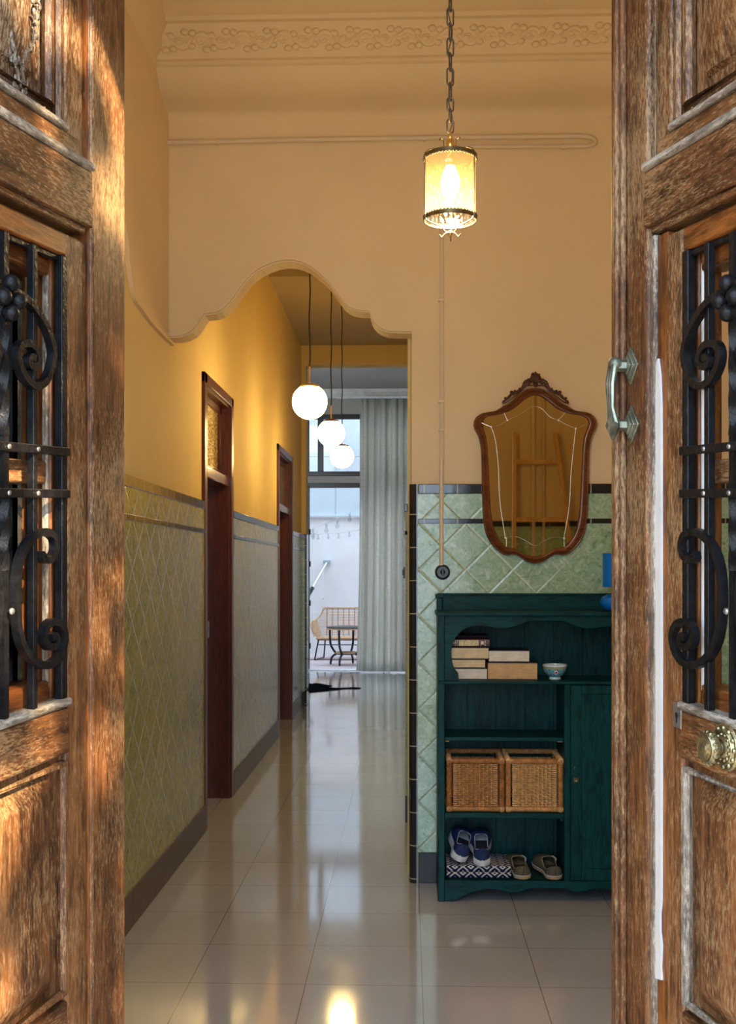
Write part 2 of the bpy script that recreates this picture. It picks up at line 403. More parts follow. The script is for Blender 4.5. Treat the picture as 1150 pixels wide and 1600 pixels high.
# raised upper plaster of the entrance hall, with its scalloped lower edge
sc = smoothpath([(1.2, 3.3), (3.6, 3.2), (4.30, 2.80), (4.42, 2.62), (4.506, 2.515), (4.639, 2.492), (4.828, 2.474), (5.078, 2.469), (YA + .12, 2.468)], 5)
obj('upper_plaster', MB().prism([(p.x, p.y) for p in sc] + [(YA + .12, 3.8), (1.2, 3.8)], XL - .001, XL + .018, 'yz'), PLASTER, wl, smooth=0)
def dado(parent, side, X, segs, tmat, thick=.014, skirt=BASEY, zt=1.79):
    for (a, b) in segs:
        x0, x1 = (X, X + thick) if side < 0 else (X - thick, X)
        obj('tile_dado', MB().box(x0, x1, a, b, .15, zt - .045), tmat, parent, smooth=0)
        x2, x3 = (X, X + thick + .005) if side < 0 else (X - thick - .005, X)
        obj('tile_border', MB().box(x2, x3, a, b, zt - .045, zt), BORDY, parent, bevel=.003)
        obj('tile_border', MB().box(x2, x3, a, b, zt - .175, zt - .152), BORDY, parent, bevel=.002)
        obj('tile_skirting', MB().box(x0, x3 if side < 0 else x1, a, b, 0, .15), skirt, parent, bevel=.002)
dado(wl, -1, XL, [(1.2, D1[0] - .07), (D1[1] + .07, D2[0] - .07), (D2[1] + .07, YB)], TILEY)
# corridor end pilaster and header
pl = struct('wall_hall_end', MB().box(XL, -1.06, YB, YB + .2, 0, 3.9).box(-1.06, .2, YB, YB + .2, 3.555, 3.9), PLASTERL, smooth=0)
obj('tile_dado', MB().box(XL, -1.072, YB - .014, YB, .15, 1.79), TILEX, pl, smooth=0)
obj('tile_border', MB().box(XL, -1.072, YB - .018, YB, 1.745, 1.79).box(XL, -1.072, YB - .018, YB, 1.615, 1.638), BORDX, pl, smooth=0)
obj('edge_tile', MB().box(-1.072, -1.052, YB - .02, YB + .21, 0, 1.79), BORDZ, pl, bevel=.006)
obj('tile_skirting', MB().box(XL, -1.072, YB - .016, YB, 0, .15), BASEX, pl, smooth=0)
# right wall of the corridor
wr = struct('wall_hall_right', MB().box(XR, .2, YA + .12, YB + .2, 0, 4.1), PLASTERL, smooth=0)
dado(wr, 1, XR, [(6.35, YB)], TILEY, skirt=BASEX)
# wall with the scalloped arch
apx = [(251.3, 525), (262, 527.5), (271.7, 528), (283, 527), (292, 524), (301, 519), (308.5, 511), (313, 504), (316, 498.5), (320, 492.8), (337, 491), (346, 487.5), (353.5, 482), (365.7, 468), (378, 449.5), (394, 431),
       (406, 422), (419, 416), (433, 411), (447.5, 408.6), (460, 409.5), (472, 412.7), (482, 417.5), (492.4, 425), (503, 434), (513, 443), (525, 459.7), (537, 476), (545, 482.5), (553.7, 486), (565, 488), (577.4, 488.3), (580, 498.5), (584, 506), (590.5, 512.8), (598, 517), (607, 519.8), (625, 520.8), (643.4, 521)]
arch = []
for p in apx:
    q = atY(p[0], p[1], YA); arch.append((q[0], q[2]))
XJ = arch[-1][0]
poly = [(XJ, 0), (VX + .01, 0), (VX + .01, 3.9), (XL - .01, 3.9), (XL - .01, arch[0][1])] + arch
wa = struct('wall_arch', MB().prism(poly, YA, YA + .12), PLASTER, smooth=0)
# moulded lip just outside the arch edge
lip = [Vector((p[0], YA - .002, p[1])) for p in arch]
lp = []
for i, p in enumerate(lip):
    t = (lip[min(i + 1, len(lip) - 1)] - lip[max(i - 1, 0)]).normalized(); lp.append(p + Vector((-t.z, 0, t.x)) * .012)
obj('arch_moulding', MB().tube(lp, 1, shape=[(-.010, -.006), (.010, -.006), (.010, .0), (.004, .007), (-.010, .008)], up=(0, 1, 0)), PLASTER, wa)
XT = XJ + .012
obj('tile_dado', MB().box(XT, VX, YA - .014, YA, .14, 1.763), TILEX, wa, smooth=0)
obj('tile_border', MB().box(XT + .018, VX, YA - .019, YA, 1.763, 1.807), BORDX, wa, bevel=.003)
obj('tile_border', MB().box(XT + .018, VX, YA - .018, YA, 1.628, 1.650), BORDX, wa, bevel=.002)
obj('tile_skirting', MB().box(XT + .018, VX, YA - .016, YA, 0, .14), BASEX, wa, bevel=.002)
# rounded black edge tiles at the arch's right jamb
prof = [(XJ - .012, YA + .13), (XJ - .012, YA + .004), (XJ - .006, YA - .012), (XJ + .008, YA - .021), (XJ + .026, YA - .021), (XJ + .026, YA - .001), (XJ + .004, YA + .004), (XJ + .0, YA + .13)]
obj('edge_tile', MB().prism(prof, 0, 1.807, 'xy'), BORDZ, wa)
# other walls
struct('wall_right', MB().box(VX, VX + .2, .95, YA + .12, 0, 3.9), PLASTER, smooth=0)
wf = struct('wall_front', MB().box(-6, -.665, .95, 1.18, -.12, 4.6).box(.585, 6, .95, 1.18, -.12, 4.6).box(-.665, .585, .95, 1.18, 3.12, 4.6), FACADE, smooth=0)
obj('inner_plaster', MB().box(.60, VX, 1.18, 1.185, 1.8, 3.8), PLASTER, wf, smooth=0)
obj('tile_dado', MB().box(.60, VX, 1.18, 1.194, .14, 1.763), TILEX, wf, smooth=0)
obj('tile_border', MB().box(.60, VX, 1.18, 1.2, 1.763, 1.807), BORDX, wf, smooth=0)
# cornice over the arch wall
cp = [(5.14, 3.47), (5.125, 3.49), (5.10, 3.505), (5.02, 3.515), (4.93, 3.545), (4.885, 3.585), (4.875, 3.60), (4.86, 3.605), (4.86, 3.62), (4.843, 3.622), (4.84, 3.635), (4.79, 3.735), (4.78, 3.745), (4.76, 3.747), (4.755, 3.765), (4.72, 3.77), (4.70, 3.785), (4.66, 3.79), (4.65, 3.80), (5.14, 3.80)]
co = struct('trim_1', MB().prism(cp, XL, VX, 'yz'), PLASTER, smooth=30)
fr = MB()
x = -1.06; k = 0
fn = Vector((0, -.895, -.447)); fu = Vector((0, -.447, .895))   # frieze plane: outward and up
base = Vector((0, 4.815, 3.686))
def fp(x, v, o=.0): q = base + fu * v + fn * o; return (x, q.y, q.z)
while x < 1.4:
    s = 1 if k % 2 == 0 else -1
    fr.tube([fp(x - .05 + .1 * i / 10, s * .026 * sin(pi * i / 10) - s * .012, .0) for i in range(11)], [.006 + .009 * sin(pi * i / 10) for i in range(11)], 6)
    sp = [fp(x + .035 * cos(a * .55) * (1 - a / 14), s * (.004 + .028 * sin(a * .55) * (1 - a / 14)), 0) for a in range(13)]
    fr.tube(sp, [.014 - .0006 * i for i in range(13)], 6)
    for dx, dv in ((-.035, .03), (.02, -.034), (.045, .02), (-.01, .005)):
        q = fp(x + dx, s * dv, .002); fr.ball(q, (.019, .014, .014), 8, 5)
    x += .088; k += 1
obj('acanthus_frieze', fr, PLASTER, co)
cl = struct('trim_2', MB().prism([(XL + .018, 3.60), (XL + .03, 3.63), (XL + .05, 3.66), (XL + .06, 3.70), (XL + .08, 3.74), (XL + .09, 3.80), (XL + .018, 3.80)], 1.2, 4.9, 'xz'), PLASTER, smooth=30)

# ------------------------------------------------------------------ inner doors on the left
def inner_door(n, d, glassmat, closed=True):
    y0, y1, zt = d
    o = struct(n, MB().box(-1.28, -1.24, y0, y1, .01, 1.94), MAHOG, bevel=.002)
    c = MB().box(XL - .1, XL + .018, y0 - .07, y0 + .008, 0, zt + .05).box(XL - .1, XL + .018, y1 - .008, y1 + .07, 0, zt + .05).box(XL - .1, XL + .018, y0 - .07, y1 + .07, zt - .008, zt + .05)
    obj('door_casing', c, MAHOG, o, bevel=.004)
    obj('lining', MB().box(-1.31, -1.11, y0, y0 + .02, 0, zt).box(-1.31, -1.11, y1 - .02, y1, 0, zt).box(-1.31, -1.11, y0, y1, zt - .02, zt), MAHOG, o, smooth=0)
    obj('transom_rail', MB().box(-1.25, XL - .005, y0, y1, 1.935, 2.0), simple('varnished_rail', (.20, .075, .03), .22, coat=.5), o, bevel=.006)
    obj('transom_frame', MB().box(-1.20, -1.155, y0 + .02, y0 + .055, 2.0, zt - .02).box(-1.20, -1.155, y1 - .055, y1 - .02, 2.0, zt - .02).box(-1.20, -1.155, y0 + .02, y1 - .02, zt - .055, zt - .02).box(-1.20, -1.155, y0 + .02, y1 - .02, 2.0, 2.03), MAHOG, o, bevel=.003)
    obj('transom_pane', MB().box(-1.18, -1.174, y0 + .05, y1 - .05, 2.03, zt - .05), glassmat, o, smooth=0)
    obj('recessed_panel', MB().box(-1.25, -1.237, y0 + .14, y1 - .14, .2, .9).box(-1.25, -1.237, y0 + .14, y1 - .14, 1.05, 1.8), MAHOG, o, bevel=.004)
    obj('hinge_plate', MB().box(-1.235, -1.225, y1 - .06, y1 - .035, 1.0, 1.1), STEEL, o)
    return o
inner_door('door_1', D1, TRANSOM); inner_door('door_2', D2, simple('grey_reeded_glass', (.20, .21, .18), .2, bump=.5, bscale=120))

# ------------------------------------------------------------------ window wall at the back
WX0, WX1 = -1.42, .30
ww = MB().box(-2.6, WX0, YW, YW + .15, 0, 4.0).box(WX1, 2.2, YW, YW + .15, 0, 4.0).box(WX0, WX1, YW, YW + .15, 3.60, 4.0).box(WX0, WX1, YW, YW + .15, 2.635, 2.735)
wb = struct('wall_back', ww, GREYPL, smooth=0)
struct('wall_back_room_left', MB().box(-2.75, -2.6, YB + .2, YW + .15, 0, 4.0), GREYPL, smooth=0)
struct('wall_back_room_right', MB().box(2.2, 2.35, YB + .2, YW + .15, 0, 4.0).box(.2, 2.3, YB, YB + .2, 0, 4.0), GREYPL, smooth=0)
struct('trim_3', MB().prism([(YW, 3.83), (YW - .02, 3.84), (YW - .05, 3.88), (YW - .06, 3.90), (YW - .075, 3.905), (YW - .075, 3.95), (YW, 3.95)], -2.6, 2.2, 'yz'), simple('white_cornice_paint', (.75, .74, .70), .6), smooth=30)
wi = struct('window_1', MB().box(WX0, WX1, YW - .02, YW + .06, 3.535, 3.60).box(WX0, WX1, YW - .02, YW + .06, 2.735, 2.80).box(WX0, WX0 + .035, YW - .02, YW + .06, 2.8, 3.54).box(WX1 - .05, WX1, YW - .02, YW + .06, 2.8, 3.54), BLACK, bevel=.004)
obj('mullion', MB().box(-1.265, -1.185, YW - .02, YW + .06, 2.8, 3.54), BLACK, wi, bevel=.004)
obj('mullion', MB().box(-.38, -.33, YW - .02, YW + .06, 2.8, 3.54), BLACK, wi, bevel=.004)
obj('window_pane', MB().box(WX0 + .03, WX1 - .04, YW + .02, YW + .026, 2.79, 3.55), GLASS, wi, smooth=0)
dr = struct('door_4', MB().box(WX0, WX1, YW - .02, YW + .06, 2.57, 2.635).box(WX0, WX0 + .04, YW - .02, YW + .06, 0, 2.6).box(WX1 - .05, WX1, YW - .02, YW + .06, 0, 2.6), BLACK, bevel=.004)
obj('threshold', MB().box(WX0, WX1, YW - .03, YW + .1, 0, .016), simple('pale_threshold_stone', (.8, .8, .8), .4), dr, bevel=.004)
hg = MB()
for z in (.35, .95, 1.5, 1.95): hg.lathe([(.014, -.04), (.016, 0), (.014, .04)], (WX0 + .045, YW - .025, z), (0, 0, 1), 10)
obj('hinge', hg, BLACK, dr)
# patio walls
pw = struct('wall_patio', MB().box(-3.4, 2.6, 19.2, 19.4, -.1, 2.31), PATIOW, smooth=0)
obj('wall_ledge', MB().box(-3.4, 2.6, 19.13, 19.2, 2.31, 2.35), PATIOU, pw, bevel=.005)
cl = MB()
xs = [-3.4, -2.43, -1.228, .0, 1.2, 2.6]
for a, b in zip(xs[:-1], xs[1:]): cl.box(a + .004, b - .004, 19.2, 19.3, 2.35, 3.335); cl.box(a + .004, b - .004, 19.2, 19.3, 3.345, 7.0)
cl.box(-3.4, 2.6, 19.215, 19.31, 2.35, 7.0)
obj('wall_cladding', cl, PATIOU, pw, bevel=.003)
struct('wall_patio_left', MB().box(-3.5, -3.4, YW + .15, 19.4, -.1, 7.0), PATIOW, smooth=0)
struct('wall_patio_right', MB().box(2.6, 2.7, YW + .15, 19.4, -.1, 7.0), PATIOW, smooth=0)
struct('wall_patio_house', MB().box(-3.4, -2.6, YW, YW + .15, -.1, 8.3).box(2.2, 2.6, YW, YW + .15, -.1, 8.3).box(-2.6, 2.2, YW + .02, YW + .15, 4.0, 8.3), PATIOW, smooth=0)
struct('trim_drain', MB().box(-3.4, 2.6, 18.0, 18.05, -.022, -.014), simple('drain_grate', (.10, .09, .09), .5), smooth=0)

# ------------------------------------------------------------------ street door leaves
def leaf_frame(side):
    t = radians(11.5) if side < 0 else radians(16)
    r = ray(197 if side < 0 else 953, 890); D = 1.95
    return (r[0] * D, r[1] * D), (side * sin(t), -cos(t))
RACK = .057                     # both leaves have sagged: the rails rise towards the free edge
def make_leaf(side, label):
    O, e = leaf_frame(side)
    sg = 1 if side < 0 else -1
    def T(p): return Vector((p.x, sg * p.y, p.z - RACK * p.x))     # (u, v towards the street side, z)
    root = thing('entrance_door_leaf', label, 'door', (O[0], O[1], 0.05), rz=atan2(e[1], e[0]))
    B = -.05                     # z offset: parts are written in room heights
    WD = .75
    def part(name, mb, mat, parent=root, bevel=.003, **k):
        mb.v = [(p[0], p[1], p[2] + B) for p in mb.v]; mb.T = T
        return obj(name, mb, mat, parent, bevel=bevel, local=True, **k)
    def mir(mb, n0=0):            # mirror geometry about the centre of the leaf
        m = MB(); m.v = list(mb.v) + [(WD - p[0], p[1], p[2]) for p in mb.v]; n = len(mb.v)
        m.f = list(mb.f) + [tuple(i + n for i in q) for q in mb.f]; return m
    T0, T1 = -.045, 0.0
    R = side > 0
    # stiles
    st = MB().box(0, .125 if not R else .133, T0, T1, .06, 3.06)
    s1 = part('stile', st, WOODV, bevel=.007)
    part('stile', MB().box(WD - .125, WD, T0, T1, .06, 3.06), WOODV, bevel=.006)
    if R:
        a = MB()
        for k_, (a0, a1, h) in enumerate(((.030, .042, .011), (.043, .054, .016), (.055, .066, .011))): a.box(a0, a1, 0, h, .06, 3.06)
        part('astragal', a, WOODV, bevel=.004)
    else:
        part('edge_bead', MB().box(-.006, .006, T0, -.004, .06, 3.06), REDW, bevel=.004)
        part('groove_bead', MB().box(.125, .1285, T0, -.004, .06, 3.06), REDW, bevel=.001)
    # mid rail with bleached top edge
    part('rail', MB().box(.128, WD - .128, T0, .004, 1.978, 2.068), WOODH, bevel=.003)
    part('rail_ledge', MB().box(.128, WD - .128, T0, .010, 2.068, 2.082), GREYH, bevel=.005)
    part('rail_ledge', MB().box(.14, WD - .14, T0, -.003, 1.966, 1.979), WOODH, bevel=.003)
    # upper panel frame
    part('upper_stile', mir(MB().box(.144, .195, T0, -.008, 2.08, 3.0)), WOODV, bevel=.004)
    part('bead', mir(MB().box(.133, .143, T0, -.012, 2.08, 3.0)), GREYW if R else WOODV, bevel=.003)
    part('upper_rail', MB().box(.158, WD - .158, T0, -.004, 2.080, 2.112), WOODH, bevel=.003)
    part('upper_ledge', MB().box(.2, WD - .2, T0, .002, 2.112, 2.124), GREYH, bevel=.004)
    part('top_rail', MB().box(.128, WD - .128, T0, T1, 2.95, 3.06), WOODH)
    m = MB()
    m.tube([(.202, -.018, 2.13), (.202, -.018, 2.95), (WD - .202, -.018, 2.95), (WD - .202, -.018, 2.13)], .008, 6, closed=True)
    m.tube([(.222, -.024, 2.15), (.222, -.024, 2.93), (WD - .222, -.024, 2.93), (WD - .222, -.024, 2.15)], .010, 6, closed=True)
    part('panel_moulding', m, WOODV, bevel=0)
    # raised panel
    pm = MB().rings([[(.21, -.038, 2.12), (WD - .21, -.038, 2.12), (WD - .21, -.038, 2.96), (.21, -.038, 2.96)],
                     [(.262, -.034, 2.175), (WD - .262, -.034, 2.175), (WD - .262, -.034, 2.905), (.262, -.034, 2.905)],
                     [(.268, -.026, 2.182), (WD - .268, -.026, 2.182), (WD - .268, -.026, 2.898), (.268, -.026, 2.898)],
                     [(.32, -.016, 2.24), (WD - .32, -.016, 2.24), (WD - .32, -.016, 2.84), (.32, -.016, 2.84)]])
    pp = part('upper_panel', pm, WOODV if R else wood('peeling_panel_wood', (.04, .014, .006), (.14, .055, .02), (.24, .115, .04), (.36, .29, .19), fl=.50, worn=.85), bevel=0)
    if not R:     # blistered edge of old varnish
        cr = MB(); rnd = random.Random(3)
        pts = [(.40, 2.34), (.375, 2.30), (.362, 2.262), (.345, 2.235), (.330, 2.215), (.322, 2.185), (.312, 2.160), (.296, 2.135), (.290, 2.150), (.300, 2.175), (.292, 2.20), (.276, 2.215), (.264, 2.24), (.262, 2.27), (.252, 2.30)]
        P = smoothpath([(a, -.022, b) for a, b in pts], 7)
        P = [p + Vector((rnd.uniform(-.003, .003), 0, rnd.uniform(-.003, .003))) for p in P]
        cr.tube(P, [rnd.uniform(.0015, .0045) for _ in P], 5)
        for _ in range(60):
            p = rnd.choice(P); cr.ball((p.x + rnd.uniform(-.012, .012), -.024, p.z + rnd.uniform(-.012, .012)), (rnd.uniform(.002, .006), .003, rnd.uniform(.002, .007)), 6, 4)
        part('peeling_varnish', cr, GREYW, bevel=0)
    # inner frame around the grille
    u0, u1 = (.130, .196) if not R else (.183, .234); sbu = .296 if not R else .308
    if R:
        part('bead', MB().box(.133, .150, T0, -.004, .1, 1.965), GREYW, bevel=.004)
        ws = smoothpath([(.158, .79), (.1585, .82), (.163, .84), (.159, .87), (.158, .92)], 5)
        pts = [(.158, .775)] + [(.1775, .78), (.1745, .80), (.1775, .835), (.1725, .855), (.1725, .885), (.1765, .905), (.177, 1.3), (.176, 1.69), (.172, 1.74), (.166, 1.765), (.160, 1.76), (.158, 1.70)]
        part('white_paint_strip', MB().prism([(a - .009, b) for a, b in pts], -.03, -.006), WHITEP, bevel=0)
        part('new_wood_strip', MB().box(.150, .183, T0, -.0095, .1, 1.962), REDW, bevel=.001)
    v1 = -.006
    part('inner_stile', mir(MB().box(u0, u1, T0, v1, .12, 1.955)), WOODV, bevel=.005)
    part('inner_top_rail', MB().box(u1, WD - u1, T0, v1, 1.918, 1.955), REDH, bevel=.004)
    part('inner_rail', MB().box(u1 - .005, WD - u1 + .005, T0, v1 + .003, 1.145, 1.218), WOODH, bevel=.005)
    part('sill_edge', MB().box(u1 - .01, WD - u1 + .01, T0, v1 + .006, 1.218, 1.232), GREYH, bevel=.005)
    # lower panel
    lz0, lz1 = .765, 1.135
    part('lock_rail_bottom', MB().box(u1 - .005, WD - u1 + .005, T0, v1, .67, lz0 - .005), WOODH, bevel=.005)
    part('bottom_panel', MB().box(u1 - .005, WD - u1 + .005, T0 + .01, v1 - .01, .22, .67), WOODV)
    part('bottom_rail', MB().box(.125, WD - .125, T0, T1, .06, .22), WOODH)
    q0 = u1 - .005
    def rect(a, v, dz=0): return [(q0 + a, v, lz0 + a), (WD - q0 - a, v, lz0 + a), (WD - q0 - a, v, lz1 - a + dz), (q0 + a, v, lz1 - a + dz)]
    part('lower_panel', MB().rings([rect(0, -.036), rect(.012, -.034), rect(.016, -.030), rect(.045, -.014), rect(.05, -.0125)]), WOODV, bevel=0)
    part('panel_moulding', MB().tube([(q0 + .008, -.012, lz0 + .008), (WD - q0 - .008, -.012, lz0 + .008), (WD - q0 - .008, -.012, lz1 - .006), (q0 + .008, -.012, lz1 - .006)], .009, 6, closed=True), GREYW if R else WOODV, bevel=0)
    # glazed casement behind the grille
    g0 = u1 + .022
    part('casement_stile', mir(MB().box(u1 - .02, u1 + .016, T0 - .02, -.024, 1.225, 1.925)), REDW, bevel=.004)
    part('glazing_bead', mir(MB().box(u1 + .016, u1 + .023, -.038, -.027, 1.25, 1.90)), WHITEP if R else GREYW, bevel=.003)
    part('casement_rail', MB().box(g0, WD - g0, T0 - .02, -.024, 1.885, 1.925).box(g0, WD - g0, T0 - .02, -.024, 1.225, 1.262), REDH, bevel=.004)
    part('casement_rail', MB().box(g0, WD - g0, T0 - .02, -.028, 1.565, 1.60), WOODH, bevel=.004)
    part('window_pane', MB().box(g0 + .03, WD - g0 - .03, T0 - .012, T0 - .008, 1.25, 1.90), PANE, bevel=0, smooth=0)
    if not R:
        part('inner_shutter', MB().box(.195, WD - .2, T0 - .055, T0 - .032, 1.23, 1.93).box(.235, WD - .235, T0 - .034, T0 - .024, 1.27, 1.55).box(.235, WD - .235, T0 - .034, T0 - .024, 1.62, 1.89), REDW, bevel=.003)
        part('shade_strip', MB().box(.10, .194, T0 - .058, T0 - .05, 1.22, 1.94), MAHOG)  # dark strip standing in for the shaded void beside the inner shutter
    # ---- wrought iron grille
    gr = part('iron_grille', mir(MB().box(u1 + .001, u1 + .018, -.018, -.004, 1.232, 1.918)).box(u1 + .001, WD - u1 - .001, -.018, -.010, 1.908, 1.918), IRON, bevel=.002)
    vg = -.008
    bars = MB()
    bars.box(sbu - .006, sbu + .006, vg - .006, vg + .006, 1.232, 1.915)
    part('grille_bar', mir(bars), IRON, gr, bevel=.0015)
    cb = MB().box(.369, .381, vg - .006, vg + .006, 1.85, 1.915).box(.369, .381, vg - .006, vg + .006, 1.55, 1.63).box(.369, .381, vg - .006, vg + .006, 1.232, 1.44)
    sq = [(-.7, -.7), (.7, -.7), (.7, .7), (-.7, .7)]
    cb.tube([(.375, vg, 1.84 - .21 * i / 40) for i in range(41)], .0095, shape=sq, up=(0, 1, 0), twist=.16)
    cb.tube([(.375, vg, 1.55 - .11 * i / 24) for i in range(25)], .0095, shape=sq, up=(0, 1, 0), twist=.16)
    part('twisted_bar', cb, IRON, gr, bevel=0)
    for zc in (1.614, 1.549):
        part('cross_bar', MB().box(u1 + .003, WD - u1 - .003, vg + .004, vg + .010, zc - .0065, zc + .0065), IRON, gr, bevel=.001)
        rv = MB()
        for u in (sbu, .375, WD - sbu): rv.ball((u, vg + .010, zc), (.004, .003, .004), 8, 5)
        part('rivet', rv, STEEL, gr, bevel=0)
    bl = MB()
    zb = 1.825
    for du, dz in ((-.019, -.004), (.019, -.004), (0, .018), (0, -.024)): bl.ball((.375 + du, vg + .012, zb + dz), .0125, 14, 9)
    part('iron_balls', bl, IRON, gr, bevel=0)
    O_, e_ = leaf_frame(-1)
    def pl(px, py):   # pixel of the left leaf -> (u, z)
        d = ray(px, py); det = e_[0] * (-d[1]) + d[0] * e_[1]
        u = (O_[0] * d[1] - d[0] * O_[1]) / det; k = (e_[0] * (-O_[1]) + e_[1] * O_[0]) / det
        return u, EYE + k * d[2] + RACK * u
    def scroll(pts, ox, oy):
        P = [];
        for a, b in pts:
            u, z = pl(a / 3.478 + ox, b / 3.478 + oy); P.append((u, vg + .006, z))
        return smoothpath(P, 6)
    fl = [(-.006, -.0055), (.006, -.0055), (.006, .0055), (-.006, .0055)]
    sc1 = scroll([(60, 470), (110, 490), (165, 535), (215, 600), (262, 690), (288, 790), (280, 880), (245, 960), (195, 985), (145, 950), (108, 880), (97, 815), (112, 765), (150, 752), (188, 778), (208, 830), (200, 872), (170, 878), (155, 850), (168, 828), (185, 838)], 0, 320)
    m1 = MB().tube(sc1, 1, shape=fl, up=(0, 1, 0))
    part('scroll', m1, IRON, gr, bevel=.001)
    m2 = MB(); m2.v = [(WD - p[0], p[1], p[2] - 0) for p in MB().tube(sc1, 1, shape=fl, up=(0, 1, 0)).v]; m2.f = list(m1.f); part('scroll', m2, IRON, gr, bevel=.001)
    sc2 = scroll([(248, 340), (262, 355), (255, 378), (232, 362), (226, 325), (245, 300), (0, 0)][:0] + [(240, 318), (262, 330), (262, 358), (238, 362), (232, 390), (262, 400), (292, 372), (303, 325), (290, 272), (248, 247), (195, 262), (145, 320), (108, 410), (92, 520), (90, 640), (98, 760), (125, 865), (180, 945), (250, 973), (310, 940), (345, 870), (350, 800), (325, 748), (280, 738), (246, 775), (240, 830), (262, 868), (295, 868), (308, 838), (296, 812), (278, 822)][3:], 0, 760)
    m3 = MB().tube(sc2, 1, shape=fl, up=(0, 1, 0)); part('scroll', m3, IRON, gr, bevel=.001)
    m4 = MB(); m4.v = [(WD - p[0], p[1], p[2]) for p in MB().tube(sc2, 1, shape=fl, up=(0, 1, 0)).v]; m4.f = list(m3.f); part('scroll', m4, IRON, gr, bevel=.001)
    part('rivet', MB().ball((.375, vg + .014, 1.383), (.005, .004, .005), 8, 5), STEEL, gr, bevel=0)
    # hinges on the hidden side and latch hardware
    hz = MB()
    for z in (.4, 1.5, 2.7): hz.lathe([(.009, -.05), (.009, .05)], (WD + .008, T0 + .005, z), (0, 0, 1), 10)
    part('hinge', hz, IRON, bevel=0)
    if R:
        # pull handle
        O2, e2 = leaf_frame(1)
        H = MB()
        def dia(u, z, s_):
            for k_, (w_, v_) in enumerate(((1, .004), (.74, .008), (.5, .011))):
                H.rings([[(u + w_ * s_ * a, vv, z + w_ * s_ * 1.22 * b) for a, b in ((1, 0), (0, 1), (-1, 0), (0, -1))] for vv in (.0, v_)])
        hu, za, zb2 = .077, 1.762, 1.664
        dia(hu + .004, za, .026); dia(hu + .006, zb2, .026)
        part('handle_plate', H, BRONZE, bevel=.001)
        G = MB()
        G.tube([(hu, .004, za), (hu - .004, .022, za)], .010, 6); G.tube([(hu, .004, zb2), (hu - .004, .022, zb2)], .010, 6)
        G.ball((hu - .005, .026, za + .003), (.013, .012, .012), 12, 8)
        for off in (-.007, .0, .007):
            G.tube([(hu - .006 + off, .029, za + .004), (hu - .007 + off * 1.2, .034, za - .03), (hu - .004 + off * .8, .034, za - .07), (hu - .002 + off * 1.5, .030, zb2)], [.0055, .0048, .0042, .006], 8)
        G.rings([[(hu - .002 + w_ * a, .030 + v_, zb2 - .002 + w_ * 1.25 * b) for a, b in ((1, 0), (0, 1), (-1, 0), (0, -1))] for w_, v_ in ((.012, -.006), (.019, 0), (.019, .004), (.012, .007), (.006, .012))])
        part('pull_handle', G, BRONZE, bevel=0)
        # knob and rosette
        uk, zk = .364, 1.190
        K = MB()
        K.lathe([(.033, 0), (.034, .003), (.031, .006), (.027, .006), (.024, .010), (.017, .008), (.012, .012)], (uk, v1 + .003, zk), (0, 1, 0), 28)
        for k_ in range(12):
            a_ = 2 * pi * k_ / 12; K.ball((uk + .027 * cos(a_), v1 + .010, zk + .027 * sin(a_)), (.004, .003, .004), 6, 4)
            K.ball((uk + .018 * cos(a_ + .2), v1 + .011, zk + .018 * sin(a_ + .2)), (.005, .003, .003), 6, 4)
        rs_ = part('knob_rosette', K, BRASS, bevel=0)
        K2 = MB().lathe([(.010, .005), (.009, .018), (.012, .022), (.021, .026), (.0235, .031), (.0235, .035), (.020, .040), (.016, .039), (.010, .043), (.005, .045)], (uk, v1, zk), (0, 1, 0), 28)
        for k_ in range(16):
            a_ = 2 * pi * k_ / 16; K2.ball((uk + .022 * cos(a_), v1 + .033, zk + .022 * sin(a_)), (.0035, .006, .0035), 6, 4)
        part('door_knob', K2, BRASS, rs_, bevel=0)
        lk = part('lock_plate', MB().box(.212, .236, v1, v1 + .004, 1.19, 1.228), STEEL, bevel=.001)
        part('keyhole', MB().lathe([(.004, 0), (.004, .002)], (.224, v1 + .003, 1.21), (0, 1, 0), 10).box(.2225, .2255, v1 + .003, v1 + .005, 1.198, 1.208), BLACK, lk, bevel=0)
    return root
make_leaf(-1, 'left weathered wooden entrance door leaf in dappled sun, without knob or handle')
make_leaf(1, 'right weathered wooden entrance door leaf with bronze pull handle and brass knob')

# ------------------------------------------------------------------ pipes on the arch wall
def pipe(path, r, mat, parent, name): return obj(name, MB().tube(smoothpath(path, 6) if len(path) > 2 else path, r, 10), mat, parent)
U_ = [atY(px, py, YA - .018) for px, py in ((245, 223), (500, 218), (700, 215), (880, 213), (908, 213), (924, 215.5), (930, 221), (924, 226.5), (905, 228.5), (800, 229), (702, 229.5))]
pz = tag(obj('conduit_pipe', MB().tube(smoothpath(U_, 6), [.0105] * 31 + [.0095] * 12 + [.008] * 18, 10), CREAMP), 'cream painted pipe running high across the arch wall, bent back at its right end', 'pipe')
cm = MB()
for px, py, rr in ((341, 221.2, .0155), (503, 218, .0155), (663, 215.7, .0155), (823, 213.6, .0155), (761, 229, .012), (881, 229, .012)):
    q = atY(px, py, YA - .018); cm.tube([(q[0] - .007, q[1], q[2]), (q[0] + .007, q[1], q[2])], rr, 10)
obj('pipe_clip', cm, CREAMP, pz)
a = atY(689, 229, YA - .012); b = atY(691, 884, YA - .012)
p3 = tag(obj('conduit_pipe', MB().tube([(a[0], YA - .012, a[2]), (a[0], YA - .012, 1.9)], .0062, 8).tube([(a[0] + .006, YA - .013, a[2]), (a[0] + .010, YA - .011, 1.9)], .0048, 8).tube([(a[0] + .002, YA - .020, 1.92), (a[0] + .002, YA - .022, b[2])], .0095, 10), CREAMP), 'thin cream vertical conduit dropping down the arch wall to the black round switch', 'pipe')
cm = MB()
